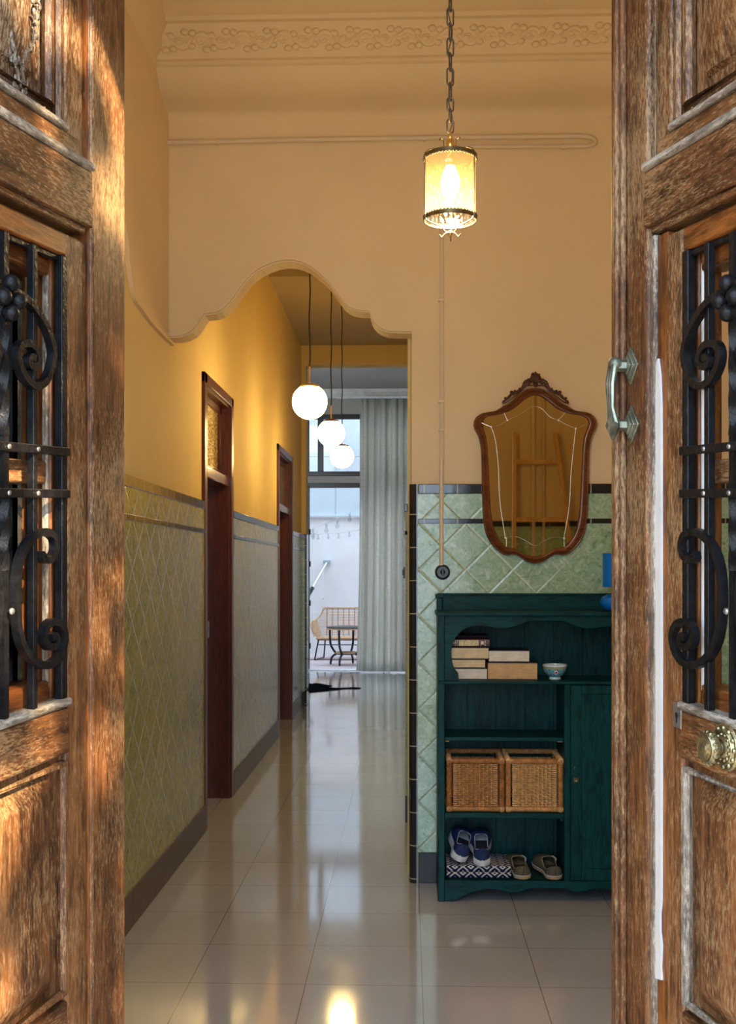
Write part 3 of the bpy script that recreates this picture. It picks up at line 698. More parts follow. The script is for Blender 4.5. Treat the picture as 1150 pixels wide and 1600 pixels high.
for py in (470, 628, 672, 797):
    q = atY(691, py, YA); cm.box(a[0] - .012, a[0] + .015, YA - .022, YA, q[2] - .006, q[2] + .006)
obj('pipe_clip', cm, CREAMP, p3, bevel=.002)
q = atY(691.5, 894, YA - .014)
sw = thing('rotary_switch', 'round black bakelite switch on green tiles at the foot of the vertical conduit', 'switch', (q[0], YA - .014, q[2]))
obj('switch_base', MB().lathe([(.034, 0), (.035, .008), (.031, .018), (.026, .021), (.025, .017), (.01, .017)], (q[0], YA - .014, q[2]), (0, -1, 0), 32), BLACK, sw)
obj('switch_knob', MB().lathe([(.012, .012), (.011, .026), (.008, .028)], (q[0], YA - .014, q[2]), (0, -1, 0), 20).box(q[0] - .004, q[0] + .004, YA - .052, YA - .038, q[2] - .014, q[2] + .014), BLACK, sw, bevel=.0015)
q = atX(636.3, 895, XR - .016)
ls = tag(obj('light_switch', MB().box(-.03, -.014, 7.9, 7.98, 1.36, 1.44).box(-.036, -.03, 7.92, 7.96, 1.38, 1.42), BLACK, bevel=.002), 'small dark switch seen edge-on along the right wall of the corridor', 'switch')

# ------------------------------------------------------------------ lantern in the entrance hall
LD = 3.3; lc = atD(703.5, 890, LD); LX, LY = lc[0], lc[1]
def lz(py): return EYE + (890 - py) * LD / F
ztop, zbot = lz(247), lz(342)
lan = thing('pendant_lantern', 'lit cylindrical brass and glass lantern hanging on a chain in front of the arch wall', 'lamp', (LX, LY, zbot - .06))
R0 = .0755
ch = MB()
z = lz(208); k = 0
while z < 3.79:
    L = .052 if k > 2 else .04; wd = .0095; pts = []
    for i in range(20):
        t = 2 * pi * i / 20; a_ = wd * cos(t); zz = (L / 2 - wd) * (1 if sin(t) >= 0 else -1) + wd * sin(t)
        pts.append((LX + (a_ if k % 2 == 0 else a_ * .35), LY + (a_ * .35 if k % 2 == 0 else a_), z + L / 2 + zz))
    ch.tube(pts, .0026, 6, closed=True); z += L - .0085; k += 1
ch.tube([(LX + .006 * sin(i * .9), LY - .006, lz(205) + (3.79 - lz(205)) * i / 60) for i in range(61)], .0018, 5)
obj('chain', ch, simple('dull_chain_metal', (.16, .13, .09), .45, .6), lan)
obj('ceiling_rose', MB().lathe([(.05, 0), (.048, -.012), (.02, -.03), (.006, -.034)], (LX, LY, 3.80), (0, 0, 1), 20), BRASSD, lan)
def ring(r, z, th, hh): return MB().rings([[(LX + rr * cos(2 * pi * i / 40), LY + rr * sin(2 * pi * i / 40), zz) for rr, zz in ((r, z - hh), (r + th, z - hh), (r + th, z + hh), (r, z + hh))] for i in range(40)], True, False, True)
m = ring(R0, ztop, .003, .006)
for i in range(48): t = 2 * pi * i / 48; m.ball((LX + (R0 + .001) * cos(t), LY + (R0 + .001) * sin(t), ztop - .006), (.0035, .0035, .004), 6, 4)
obj('top_ring', m, BRASSD, lan)
m = ring(R0, zbot, .003, .006)
for i in range(48): t = 2 * pi * i / 48; m.ball((LX + (R0 + .001) * cos(t), LY + (R0 + .001) * sin(t), zbot + .006), (.0035, .0035, .004), 6, 4)
obj('bottom_ring', m, BRASSD, lan)
obj('glass_shade', MB().rings([[(LX + R0 * .975 * cos(2 * pi * i / 48), LY + R0 * .975 * sin(2 * pi * i / 48), zz) for i in range(48)] for zz in (zbot - .003, zbot + .05, zbot + .1, ztop - .04, ztop + .003)], True, False), LGLASS, lan)
for t in (radians(205), radians(325), radians(85)):
    c_, s_ = cos(t), sin(t)
    def rp(r, zz): return (LX + r * c_, LY + r * s_, zz)
    obj('frame_rod', MB().tube(smoothpath([rp(R0 + .006, zbot), rp(R0 + .006, ztop)], 4), .0019, 6)
        .tube(smoothpath([rp(.012, ztop + .028), rp(.03, ztop + .014), rp(.055, ztop + .020), rp(R0 + .004, ztop + .006), rp(R0 + .007, ztop - .01)], 5), .0021, 6)
        .tube(smoothpath([rp(.010, ztop + .018), rp(.020, ztop + .030), rp(.022, ztop + .047), rp(.030, ztop + .054), rp(.036, ztop + .046)], 5), .0018, 6)
        .tube(smoothpath([rp(R0 + .006, zbot + .005), rp(R0 + .001, zbot - .012), rp(.052, zbot - .020), rp(.030, zbot - .026), rp(.018, zbot - .038), rp(.006, zbot - .040), rp(.016, zbot - .044), rp(.028, zbot - .056), rp(.036, zbot - .050)], 5), .0021, 6), BRASSD, lan)
obj('crown', MB().lathe([(.008, 0), (.010, .008), (.008, .018), (.013, .03), (.012, .042), (.007, .05), (.009, .056), (.004, .062), (.003, .075)], (LX, LY, ztop + .005), (0, 0, 1), 16).lathe([(.004, -.05), (.007, -.042), (.004, -.034)], (LX, LY, zbot), (0, 0, 1), 12).lathe([(.013, -.045), (.013, .0), (.006, .006)], (LX, LY, ztop), (0, 0, 1), 16), GOLD, lan)
obj('light_bulb', MB().lathe([(.009, .065), (.014, .05), (.024, .028), (.028, .008), (.026, -.012), (.018, -.03), (.006, -.042)], (LX, LY, (ztop + zbot) / 2 + .012), (0, 0, 1), 20), emit('warm_bulb', (1, .74, .36), 16), lan)
pt = bpy.data.lights.new('lantern_light', 'POINT'); pt.energy = LANTERN_W; pt.color = (1, .72, .38); pt.shadow_soft_size = .03
po = bpy.data.objects.new('lantern_light', pt); COL.objects.link(po); po.location = (LX, LY, zbot + .02); po.parent = None

# ------------------------------------------------------------------ globe pendants
GM = emit('lit_opal_glass', (1, .68, .25), GLOBE_EMIT)
gx = -.556
glab = ['nearest and largest-looking white globe pendant in the corridor, left of the other two', 'middle one of three lit white globe pendants in the corridor', 'farthest and lowest-looking white globe pendant in front of the back window']
gl0 = None
for i, (Y, zc, cz) in enumerate(((6.4, 2.372, 4.02), (8.2, 2.412, 4.02), (9.55, 2.378, 3.76))):
    g = thing('globe_pendant', glab[i], 'lamp', (gx, Y, zc), 'globe pendants in a row along the corridor')
    obj('globe_shade', MB().ball((gx, Y, zc), .10, 32, 20), GM, g)
    obj('globe_cap', MB().lathe([(.060, .081), (.056, .092), (.030, .101), (.006, .104)], (gx, Y, zc), (0, 0, 1), 24), GOLD if i < 1 else simple('bronze_cap', (.20, .07, .03), .3, .7), g)
    obj('stem', MB().tube([(gx, Y, zc + .1), (gx, Y, zc + .20)], .0045, 8), GOLD, g)
    obj('cord', MB().tube([(gx + .003 * sin(j * 1.3), Y, zc + .195 + (cz - zc - .195) * j / 20) for j in range(21)], .0042, 6), CORDM, g)
    obj('ceiling_cup', MB().lathe([(.045, 0), (.045, -.02), (.01, -.03)], (gx, Y, cz), (0, 0, 1), 20), BLACK, g)

# ------------------------------------------------------------------ wall mirror
MY = YA - .014
def mp(cx, cy): q = atY(cx / 3.382 + 620, cy / 3.382 + 560, MY); return (q[0], q[2])
MCX = mp(729, 600)[0]
half_o = [(729, 160), (770, 164), (810, 185), (850, 222), (885, 248), (912, 258), (925, 272), (960, 282), (1005, 288), (1040, 308), (1055, 340), (1050, 375), (1032, 405), (1020, 450), (1014, 520), (1012, 620), (1010, 720), (1006, 820), (997, 900), (975, 960), (935, 1010), (895, 1038), (865, 1042), (840, 1036), (810, 1050), (775, 1075), (729, 1086)]
half_i = [(729, 198), (755, 203), (790, 225), (830, 258), (865, 280), (890, 288), (920, 297), (960, 303), (990, 312), (1006, 328), (1012, 345), (1003, 372), (990, 405), (982, 450), (977, 520), (972, 620), (967, 720), (962, 800), (952, 870), (935, 925), (908, 970), (880, 996), (858, 1003), (835, 1004), (805, 1022), (770, 1040), (729, 1046)]
def full(h):
    P = [Vector((mp(*p)[0], 0, mp(*p)[1])) for p in h]
    P = [Vector((p.x, 0, p.z)) for p in resample(smoothpath([tuple(p) for p in P], 5), 60)]
    return P + [Vector((2 * MCX - p.x, 0, p.z)) for p in P[-2:0:-1]]
FO, FI = full(half_o), full(half_i)
mr = thing('wall_mirror', 'shield-shaped mirror in a carved dark wood frame, hanging above the teal cabinet', 'mirror', (MCX, MY, mp(729, 1086)[1]))
rs = []
for t, d in ((0, 0), (.0, .018), (.10, .026), (.22, .024), (.28, .029), (.40, .033), (.48, .028), (.56, .031), (.66, .028), (.72, .021), (.84, .020), (.92, .013), (1.0, .010), (1.0, 0)):
    rs.append([(o.x * (1 - t) + i.x * t, MY - d, o.z * (1 - t) + i.z * t) for o, i in zip(FO, FI)])
obj('mirror_frame', MB().rings(rs, True, False, True), MIRW, mr, smooth=50)
mg = obj('mirror_glass', MB().prism([(p.x, p.z) for p in FI], MY - .011, MY - .002), MIRROR, mr, smooth=0)
et = MB()
def ml(pts, r=.0016, n=6):
    et.tube(smoothpath([(mp(*p)[0], MY - .0118, mp(*p)[1]) for p in pts], n), r, 5)
    for p in (): pass
for L_ in ([(565, 285), (583, 328)], [(443, 340), (498, 364)], [(498, 364), (520, 430), (535, 560), (545, 760), (573, 948)], [(578, 950), (579, 995)], [(886, 290), (852, 328)],
           [(944, 372), (935, 450), (920, 600), (910, 780), (882, 950)], [(883, 952), (884, 1000)]): ml(L_, .0015)
for L_ in ([(583, 328), (640, 303), (690, 268), (730, 255), (770, 272), (810, 312), (852, 328)], [(573, 948), (620, 942), (670, 958), (730, 990), (780, 962), (830, 945), (882, 950)], [(498, 364), (545, 352), (583, 328)], [(852, 328), (895, 352), (944, 372)], [(1005, 345), (960, 368)]): ml(L_, .0006)
for p in ((583, 328), (498, 364), (852, 328), (944, 372), (573, 948), (883, 952)): q = mp(*p); et.ball((q[0], MY - .012, q[1]), (.005, .002, .005), 10, 6)
obj('etched_line', et, simple('bevelled_glass_line', (.75, .73, .68), .15, .4, bump=0), mg)
cr = MB()
def cpt(x, y, d): q = mp(x, y); return (q[0], MY - d, q[1])
for k in range(9):     # shell
    a = radians(-66 + 132 * k / 8); L = 62 if k % 2 == 0 else 56
    tip = (729 + L * sin(a) * .62, 138 - L * cos(a)); b0 = (729 + 4 * sin(a), 142)
    cr.tube([cpt(b0[0] + (tip[0] - b0[0]) * t, b0[1] + (tip[1] - b0[1]) * t, .030 + .008 * sin(pi * t)) for t in (0, .2, .4, .6, .8, .95, 1)], [.002, .003, .0045, .0055, .0058, .004, .001], 8)
cr.ball(cpt(729, 146, .03), (.013, .011, .009), 12, 8); cr.ball(cpt(729, 112, .024), (.016, .012, .020), 12, 8)
cr.ball(cpt(715, 87, .036), (.005, .004, .005), 8, 5)
for s in (-1, 1):
    def m_(x): return 729 + s * (x - 729)
    cr.tube(smoothpath([cpt(m_(755), 140, .026), cpt(m_(778), 128, .028), cpt(m_(800), 165, .028), cpt(m_(830), 185, .028), cpt(m_(852), 190, .028), cpt(m_(872), 212, .028), cpt(m_(905), 238, .024)], 5), [.009] * 8 + [.0075] * 8 + [.006] * 10 + [.0045] * 4 + [.002], 8)
    cr.tube(smoothpath([cpt(m_(745), 150, .030), cpt(m_(775), 150, .032), cpt(m_(800), 172, .030), cpt(m_(838), 205, .03), cpt(m_(880), 236, .028), cpt(m_(905), 240, .026)], 5), .0035, 6)
    for x, y, r in ((768, 118, .006), (790, 140, .006), (812, 168, .007), (838, 178, .0065), (856, 184, .008), (868, 206, .006), (888, 216, .0065), (897, 232, .005), (845, 198, .004), (758, 128, .007)):
        cr.ball(cpt(m_(x), y, .034), (r, .005, r * .85), 8, 6)
obj('carved_crest', cr, MIRD, mr, smooth=60)

# ------------------------------------------------------------------ ladder and pipes on the street-side wall (seen in the mirror)
la = thing('wooden_ladder', 'honey coloured wooden ladder leaning on the front wall, seen in the mirror', 'ladder', (1.02, 1.5, 0))
def lad(z, x0, x1): t = z / 2.5; return (x0[0] * (1 - t) + x1[0] * t, 1.62 * (1 - t) + 1.25 * t, z)
sl = (.80, 0), (.845, 0); sr = (1.44, 0), (1.165, 0)
for s_ in (sl, sr):
    obj('rail', MB().tube([lad(0, *s_), lad(1.0, *s_), lad(2.5, *s_)], 1, shape=[(-.014, -.026), (.014, -.026), (.014, .026), (-.014, .026)], up=(1, 0, 0)), LADW, la, bevel=.003)
for z in (.3, .68, 1.06, 1.44, 1.81, 2.27):
    a, b = lad(z, *sl), lad(z, *sr); obj('rung', MB().tube([a, b], 1, shape=[(-.018, -.011), (.018, -.011), (.018, .011), (-.018, .011)], up=(0, 0, 1)), LADW, la, bevel=.003)
for x, r, t_ in ((1.0, .014, 'left'), (1.08, .011, 'right')):
    m = MB().tube([(x, 1.205, 1.0 if r < .012 else .3), (x, 1.205, 3.79)], r, 10)
    o = tag(obj('conduit_pipe', m, CREAMP), 'vertical cream pipe on the wall behind the ladder, %s of the pair in the mirror' % t_, 'pipe')
    c = MB()
    for z in (1.4, 1.95, 2.4, 3.0): c.tube([(x, 1.205, z - .008), (x, 1.205, z + .008)], r + .005, 10)
    obj('pipe_clip', c, CREAMP, o)

# ------------------------------------------------------------------ teal cabinet
CY = 4.84; CB = YA - .022
def cf(px, py): q = atY(px, py, CY); return (q[0], q[2])
def cX(px): return cf(px, 1000)[0]
def cZ(py): return cf(800, py)[1]
cx0, cxm = cX(684.5), cX(853.6); cx1 = 2 * cxm - cx0
cab = thing('painted_cabinet', 'dark teal wooden cabinet with scalloped apron and open shelves, under the mirror', 'cabinet', ((cx0 + cx1) / 2, (CY + CB) / 2, 0))
x695, x883, x892 = cX(695), cX(882), cX(891)
zt = cZ(958)
obj('side_panel', MB().box(cx0, x695, CY, CB, .0, zt - .004), TEAL, cab, bevel=.003)
obj('side_panel', MB().box(2 * cxm - x695, cx1, CY, CB, .0, zt - .004), TEAL, cab, bevel=.003)
z_main0, z_main1 = cZ(1069), cZ(1064)
obj('divider', MB().box(x883, x892, CY + .002, CB, .06, z_main0), TEAL, cab, bevel=.002)
nb = 7; xw = (cx1 - cx0 - .02) / nb
bk = MB()
for i in range(nb): bk.box(cx0 + .01 + i * xw + .0012, cx0 + .01 + (i + 1) * xw - .0012, CB - .014, CB - .004, .05, zt)
bk.box(cx0 + .01, cx1 - .01, CB - .008, CB, .05, zt)
obj('back_boards', bk, TEAL, cab, bevel=.001)
obj('top_board', MB().box(cx0 - .008, cx1 + .008, CY - .012, CB, zt - .012, zt + .004), TEALH, cab, bevel=.004)
gz = EYE + (890 - 929) * 5.09 / F
obj('gallery', MB().box(cx0 + .01, cx1 - .01, CB - .03, CB - .012, zt, gz).box(cx0 + .002, cx1 - .002, CB - .034, CB - .01, gz - .004, gz + .006), TEALH, cab, bevel=.003)
obj('gallery_end', MB().box(cx0, cx0 + .024, CB - .09, CB - .01, zt, gz - .012).box(cx0 - .006, cx0 + .03, CB - .10, CB - .006, gz - .014, gz + .002), TEAL, cab, bevel=.003)
obj('gallery_end', MB().box(cx1 - .024, cx1, CB - .09, CB - .01, zt, gz - .012).box(cx1 - .03, cx1 + .006, CB - .10, CB - .006, gz - .014, gz + .002), TEAL, cab, bevel=.003)
# scalloped apron around the open compartment
ap = [(217, 625), (217, 612), (214, 582), (196, 560), (182, 530), (174, 490), (173, 455), (178, 420), (188, 390), (203, 365), (222, 342), (245, 322), (270, 310), (300, 302), (350, 298), (400, 304), (440, 311), (480, 314), (520, 310), (560, 300), (595, 287), (620, 275), (640, 268), (742, 268)]
apx_ = [(p[0] / 3.833 + 660, p[1] / 3.833 + 900) for p in ap]
inn = [cf(*p) for p in apx_]; inn[0] = (inn[0][0], z_main1)
inn2 = inn + [(2 * cxm - p[0], p[1]) for p in inn[-2::-1]]
xs0, xs1 = x695, 2 * cxm - x695
poly = [(xs0, z_main1)] + inn2 + [(xs1, z_main1), (xs1, zt - .012), (xs0, zt - .012)]
obj('scalloped_apron', MB().prism(poly, CY + .004, CY + .018), TEALH, cab, bevel=.001)
obj('main_shelf', MB().box(cx0 + .004, cx1 - .004, CY - .008, CB - .012, z_main0, z_main1), TEALH, cab, bevel=.003)
zs2a, zs2b = cZ(1158), cZ(1152)
obj('shelf', MB().box(x695, x883, CY + .03, CB - .012, EYE - 267 * 4.87 / F, EYE - 261 * 4.87 / F), TEALH, cab, bevel=.002)
zs3 = EYE - 379 * 4.855 / F
obj('shelf', MB().box(x695, x883, CY + .012, CB - .012, zs3 - .022, zs3), TEALH, cab, bevel=.002)
zfl = cZ(1376)
obj('bottom_shelf', MB().box(x695, xs1, CY + .004, CB - .012, zfl - .018, zfl), TEALH, cab, bevel=.002)
bp = [(143, 985), (175, 987), (205, 984), (240, 962), (280, 942), (320, 930), (360, 921), (400, 915), (450, 920), (490, 929), (520, 936), (555, 938), (590, 931), (620, 920), (645, 914), (670, 912), (742, 912)]
bl = [cf(p[0] / 3.833 + 660, p[1] / 3.833 + 1150) for p in bp]
bl[0] = (x695, 0.004); bl[1] = (bl[1][0], 0.002); bl[2] = (bl[2][0], .006)
ax_ = cX(849)
right = [(850, 912), (870, 918), (895, 929), (925, 934), (955, 932), (985, 925), (1010, 918), (1060, 914), (1135, 917)]
br = [cf(p[0] / 3.833 + 660, p[1] / 3.833 + 1150) for p in right]
rest = [(xs1 - (p[0] - xs0), p[1]) for p in bl[:8]][::-1]
poly = bl + br + [p for p in rest if p[0] > br[-1][0] + .01] + [(xs1, zfl), (xs0, zfl)]
obj('scalloped_base', MB().prism(poly, CY, CY + .016), TEALH, cab, bevel=.001)
# door: frame and recessed panel
dx0, dx1 = x892 + .002, xs1 - .002; dz0, dz1 = zfl + .002, z_main0 - .004
ix0 = cX(908.5); fw = ix0 - dx0; iz0, iz1 = cZ(1357), cZ(1084)
fr_ = MB().box(dx0, ix0, CY, CY + .018, dz0, dz1).box(dx1 - fw, dx1, CY, CY + .018, dz0, dz1).box(ix0, dx1 - fw, CY, CY + .018, dz0, iz0).box(ix0, dx1 - fw, CY, CY + .018, iz1, dz1)
dd = obj('cabinet_door', fr_, TEAL, cab, bevel=.0025)
obj('door_panel', MB().box(ix0 - .004, dx1 - fw + .004, CY + .008, CY + .015, iz0 - .004, iz1 + .004), TEAL, dd)
kx, kz = cf(900, 1219)
obj('knob', MB().box(kx - .010, kx + .010, CY - .003, CY, kz - .010, kz + .010).lathe([(.005, 0), (.004, .008), (.008, .011), (.007, .017), (.002, .019)], (kx, CY - .002, kz), (0, -1, 0), 16), BRASSD, dd, bevel=.001)
kx, kz = cf(897.5, 1200)
obj('keyhole', MB().lathe([(.003, 0), (.003, .002)], (kx, CY + .0, kz + .004), (0, -1, 0), 10).box(kx - .0015, kx + .0015, CY - .002, CY, kz - .006, kz + .002), simple('old_copper', (.25, .10, .05), .4, .8), dd)
for zz in (1168, 1290 - 0):
    pass
dw = MB()
for x in (x695 + .003, x883 - .022): dw.box(x, x + .019, CY + .045, CY + .065, EYE - 267 * 4.87 / F - .006, EYE - 267 * 4.87 / F)
obj('shelf_support', dw, LADW, cab)
obj('shelf_support', MB().box(x695, x695 + .015, CY + .03, CB - .02, zs3 - .035, zs3 - .022).box(x883 - .015, x883, CY + .03, CB - .02, zs3 - .035, zs3 - .022), TEAL, cab)

# ------------------------------------------------------------------ books
def page_mat(name, c):
    t = NT(name); f = t.noise(t.vec((.05, .05, 1)), 900, 2, .5); g = t.noise(t.vec(), 25, 3)
    t.set(color=t.mix(1.0, t.ramp(f, [(.35, tuple(a * .78 for a in c)), (.6, c)]), t.ramp(g, [(.3, .85), (.7, 1.0)]), 'MULTIPLY'), rough=.8, spec=.2); return t.m
PG = {k: page_mat('page_edges_' + k, c) for k, c in dict(cream=(.80, .62, .38), white=(.84, .76, .62), tan=(.72, .45, .22)).items()}
DKC = simple('dark_cloth_cover', (.015, .012, .016), .5); BURG = simple('burgundy_leather', (.075, .010, .025), .35)
shz = z_main1
def book(px0, px1, py0, py1, pages, label, cover=DKC, spine=False, depth=.15, dy=.0, group='books lying in two stacks on the top shelf'):
    D = 4.89 + dy
    def X_(px): return atY(px, 1000, D)[0]
    def Z_(py): return shz + (1061.5 - py) * D / F
    x0, x1, z0, z1 = X_(px0), X_(px1), Z_(py1), Z_(py0)
    r = thing('book', label, 'book', ((x0 + x1) / 2, D + depth / 2, z0), group)
    ct = .0028
    if spine:
        n = 8; pr = [(D + .012, z0), (D + depth, z0), (D + depth, z0 + ct), (D + .014, z0 + ct), (D + .010, (z0 + z1) / 2), (D + .014, z1 - ct), (D + depth, z1 - ct), (D + depth, z1), (D + .012, z1), (D + .004, z1 - .004), (D, (z0 + z1) / 2), (D + .004, z0 + .004)]
        obj('cover', MB().prism(pr, x0, x1, 'yz'), cover, r, bevel=.001)
        obj('page_block', MB().box(x0 + .005, x1 - .005, D + .014, D + depth - .004, z0 + ct, z1 - ct), pages, r)
    else:
        obj('cover', MB().box(x0 - .003, x1 + .003, D - .003, D + depth, z0, z0 + ct).box(x0 - .003, x1 + .003, D - .003, D + depth, z1 - ct, z1).box(x0 - .003, x1 + .003, D + depth, D + depth + ct, z0, z1), cover, r, bevel=.0008)
        obj('page_block', MB().box(x0, x1, D, D + depth, z0 + ct, z1 - ct), pages, r, bevel=.001)
    return r, x0, x1, z0, z1, D
book(700, 761, 1043.5, 1061.5, PG['white'], 'pale-paged book at the bottom of the left stack on the top shelf')
book(696.5, 758, 1029.5, 1043.5, PG['cream'], 'thin cream-paged book, second from the bottom of the left stack', dy=.002)
book(697.5, 763.5, 1011, 1029.5, PG['cream'], 'thick cream-paged book lying directly under the burgundy book')
b_, x0, x1, z0, z1, D = book(699, 765.5, 997.5, 1011, PG['cream'], 'burgundy leather book with gilt spine on the left stack', BURG, True)
gm = MB().box(x0 + .050, x0 + .135, D - .0012, D + .003, z0 + .006, z1 - .007)
for t_ in (.033, .043, .142, .160, .163): gm.box(x0 + t_, x0 + t_ + .0018, D - .0012, D + .003, z0 + .006, z1 - .006)
for t_ in (.022, .027, .037, .172): gm.ball((x0 + t_, D - .0005, (z0 + z1) / 2), (.0018, .001, .006 if t_ < .17 else .002), 6, 4)
obj('gilt_tooling', gm, simple('worn_gilt', (.36, .25, .12), .4, .6, var=.5, vscale=150), b_)
tx = bpy.data.curves.new('spine_number', 'FONT'); tx.body = '8'; tx.size = .021; tx.extrude = .0004; tx.align_x = 'CENTER'; tx.align_y = 'CENTER'
tx.materials.append(simple('gilt_number', (.85, .75, .55), .4, .3)); t0_ = bpy.data.objects.new('spine_number_curve', tx); COL.objects.link(t0_); bpy.context.view_layer.update(); me_ = bpy.data.meshes.new_from_object(t0_); bpy.data.objects.remove(t0_); to = bpy.data.objects.new('spine_number', me_); COL.objects.link(to)
to.parent = b_; to.location = Vector((x0 + .151, D - .0014, (z0 + z1) / 2)) - wloc(b_); to.rotation_euler = (pi / 2, 0, 0)
book(701, 762, 992.5, 997.5, PG['tan'], 'thin dark book on the very top of the left stack', DKC, True, dy=.01)
book(762.5, 839.5, 1034.5, 1061.5, PG['tan'], 'large thick tan-paged book at the bottom of the right stack')
book(764, 827, 1015.5, 1033.8, PG['white'], 'white-paged book resting on the large tan-paged book', dy=-.002)

# ------------------------------------------------------------------ painted bowl
BX = atY(867, 1000, 4.93)[0]
def bowl_mat():
    t = NT('enamelled_porcelain'); ang = t.math('ARCTAN2', t.xyz[1], t.xyz[0]); z = t.xyz[2]
    turq = (.03, .32, .36); 
    w_ = t.n.new('ShaderNodeCombineXYZ'); t.l.new(t.math('MULTIPLY', ang, .05), w_.inputs[0]); t.l.new(z, w_.inputs[1])
    n1 = t.noise(w_.outputs[0], 170, 3, .7, 1.0)
    c = t.ramp(n1, [(.38, (.02, .05, .20)), (.46, turq), (.56, (.25, .62, .62)), (.64, (.55, .12, .22))])
    # white medallions with a red mark on four sides
    fa = t.math('ABSOLUTE', t.math('SUBTRACT', t.math('FRACT', t.math('ADD', t.math('DIVIDE', ang, pi / 2), 10.5)), .5))
    dx = t.math('MULTIPLY', fa, .055 * pi / 2); dz = t.math('SUBTRACT', z, .031)
    d = t.math('SQRT', t.math('ADD', t.math('POWER', dx, 2), t.math('POWER', dz, 2)))
    c = t.mix(t.math('LESS_THAN', d, .0095), c, (.85, .82, .8)); c = t.mix(t.math('LESS_THAN', t.math('ADD', d, t.math('MULTIPLY', n1, .006)), .0085), c, (.6, .03, .08))
    c = t.mix(t.math('GREATER_THAN', z, .046), c, t.ramp(t.noise(w_.outputs[0], 260, 2), [(.4, (.55, .33, .12)), (.6, (.12, .35, .25))]))
    c = t.mix(t.math('GREATER_THAN', z, .056), c, (.70, .80, .88)); c = t.mix(t.math('LESS_THAN', z, .010), c, (.55, .85, .85))
    t.set(color=c, rough=.15, spec=.6, coat=.4); return t.m
bo = tag(obj('porcelain_bowl', MB().lathe([(.001, .010), (.022, .010), (.023, 0), (.026, 0), (.025, .010), (.036, .018), (.046, .032), (.051, .046), (.0535, .063), (.0515, .0635), (.048, .046), (.042, .032), (.032, .020), (.001, .015)], (0, 0, 0), (0, 0, 1), 40), bowl_mat()), 'small turquoise painted porcelain bowl on the top shelf, right of the books', 'bowl')
bo.location = (BX, 4.93, shz + .0005); bo.rotation_euler = (0, 0, 0)

# ------------------------------------------------------------------ wicker baskets
CANE = simple('golden_cane', (.52, .24, .075), .42, var=.35, vscale=55, bump=.3, bscale=140); CANE2 = simple('brown_cane', (.42, .17, .05), .42, var=.4, vscale=60, bump=.3, bscale=140)
CANE3 = simple('pale_cane', (.66, .36, .13), .4, var=.3, vscale=50, bump=.3, bscale=140)
def basket(px0, px1, label, mats, seed, y0):
    rnd = random.Random(seed)
    X0 = atY(px0, 1200, y0)[0]; X1 = atY(px1, 1200, y0)[0]; z0 = zs3 + .001; W = X1 - X0
    zf = z0 + (1268 - 1187) * y0 / F; dep = .215; hh = zf - z0
    r = thing('wicker_basket', label, 'basket', ((X0 + X1) / 2, y0 + dep / 2, z0), 'square wicker baskets on the middle shelf')
    def wrap(name, p0, p1, rad, mat):       # post wound with flat cane
        p0, p1 = Vector(p0), Vector(p1); n = int((p1 - p0).length / .0052); path = []; rr = []
        for i in range(n * 4 + 1): path.append(tuple(p0.lerp(p1, i / (n * 4)))); rr.append(rad * (1 + .10 * (1 if i % 4 in (1, 2) else -1)))
        obj(name, MB().tube(path, rr, 8), mat, r)
    rd = .0115
    yb = y0 + dep
    for x in (X0 + rd, X1 - rd):
        for y in (y0 + rd, yb - rd): wrap('post', (x, y, z0), (x, y, zf + (.012 if y > y0 + .1 else 0)), rd, mats[0])
    wrap('rim', (X0, y0 + rd, zf - .006), (X1, y0 + rd, zf - .006), rd + .001, mats[0])
    wrap('rim', (X0, yb - rd, zf + .006), (X1, yb - rd, zf + .006), rd, mats[1])
    wrap('rim', (X0 + rd, y0, zf - .002), (X0 + rd, yb, zf + .004), rd, mats[1]); wrap('rim', (X1 - rd, y0, zf - .002), (X1 - rd, yb, zf + .004), rd, mats[1])
    wrap('base_rail', (X0, y0 + rd, z0 + rd), (X1, y0 + rd, z0 + rd), rd, mats[1])
    for x in (X0 + rd, X1 - rd): wrap('base_rail', (x, y0, z0 + rd), (x, yb, z0 + rd), rd, mats[1])
    def weave(a, b, n_axis, name):
        m = MB(); a, b = Vector(a), Vector(b); L = (b - a).length; d = (b - a) / L; nrm = Vector(n_axis)
        ns = 9; rows = 23; zz0 = z0 + 2 * rd; zz1 = zf - .018
        for k in range(ns):
            u = L * (.16 + .68 * k / (ns - 1)); p = a + d * u
            m.tube([(p.x, p.y, zz0), (p.x, p.y, zz1)], .0028, 5)
        for i in range(rows):
            zc = zz0 + (zz1 - zz0) * (i + .5) / rows; ph = i % 2; pts = []
            for k in range(33):
                u = L * (.03 + .94 * k / 32); tt = (u / L - .16) / .68 * (ns - 1)
                amp = .0050 if .12 < u / L < .88 else .001
                q = a + d * u + nrm * (amp * cos(pi * (tt + ph))); pts.append((q.x, q.y, zc + rnd.uniform(-.0006, .0006)))
            m.tube(pts, 1, shape=[(-.0027, -.0013), (.0027, -.0013), (.0027, .0013), (-.0027, .0013)], up=(0, 0, 1))
        return obj(name, m, mats[2], r)
    weave((X0 + 2 * rd, y0 + rd, 0), (X1 - 2 * rd, y0 + rd, 0), (0, -1, 0), 'woven_panel')
    weave((X0 + 2 * rd, yb - rd, 0), (X1 - 2 * rd, yb - rd, 0), (0, 1, 0), 'woven_panel')
    weave((X0 + rd, y0 + 2 * rd, 0), (X0 + rd, yb - 2 * rd, 0), (-1, 0, 0), 'woven_panel'); weave((X1 - rd, y0 + 2 * rd, 0), (X1 - rd, yb - 2 * rd, 0), (1, 0, 0), 'woven_panel')
    obj('base', MB().box(X0 + rd, X1 - rd, y0 + rd, yb - rd, z0 + .004, z0 + .010), mats[1], r)
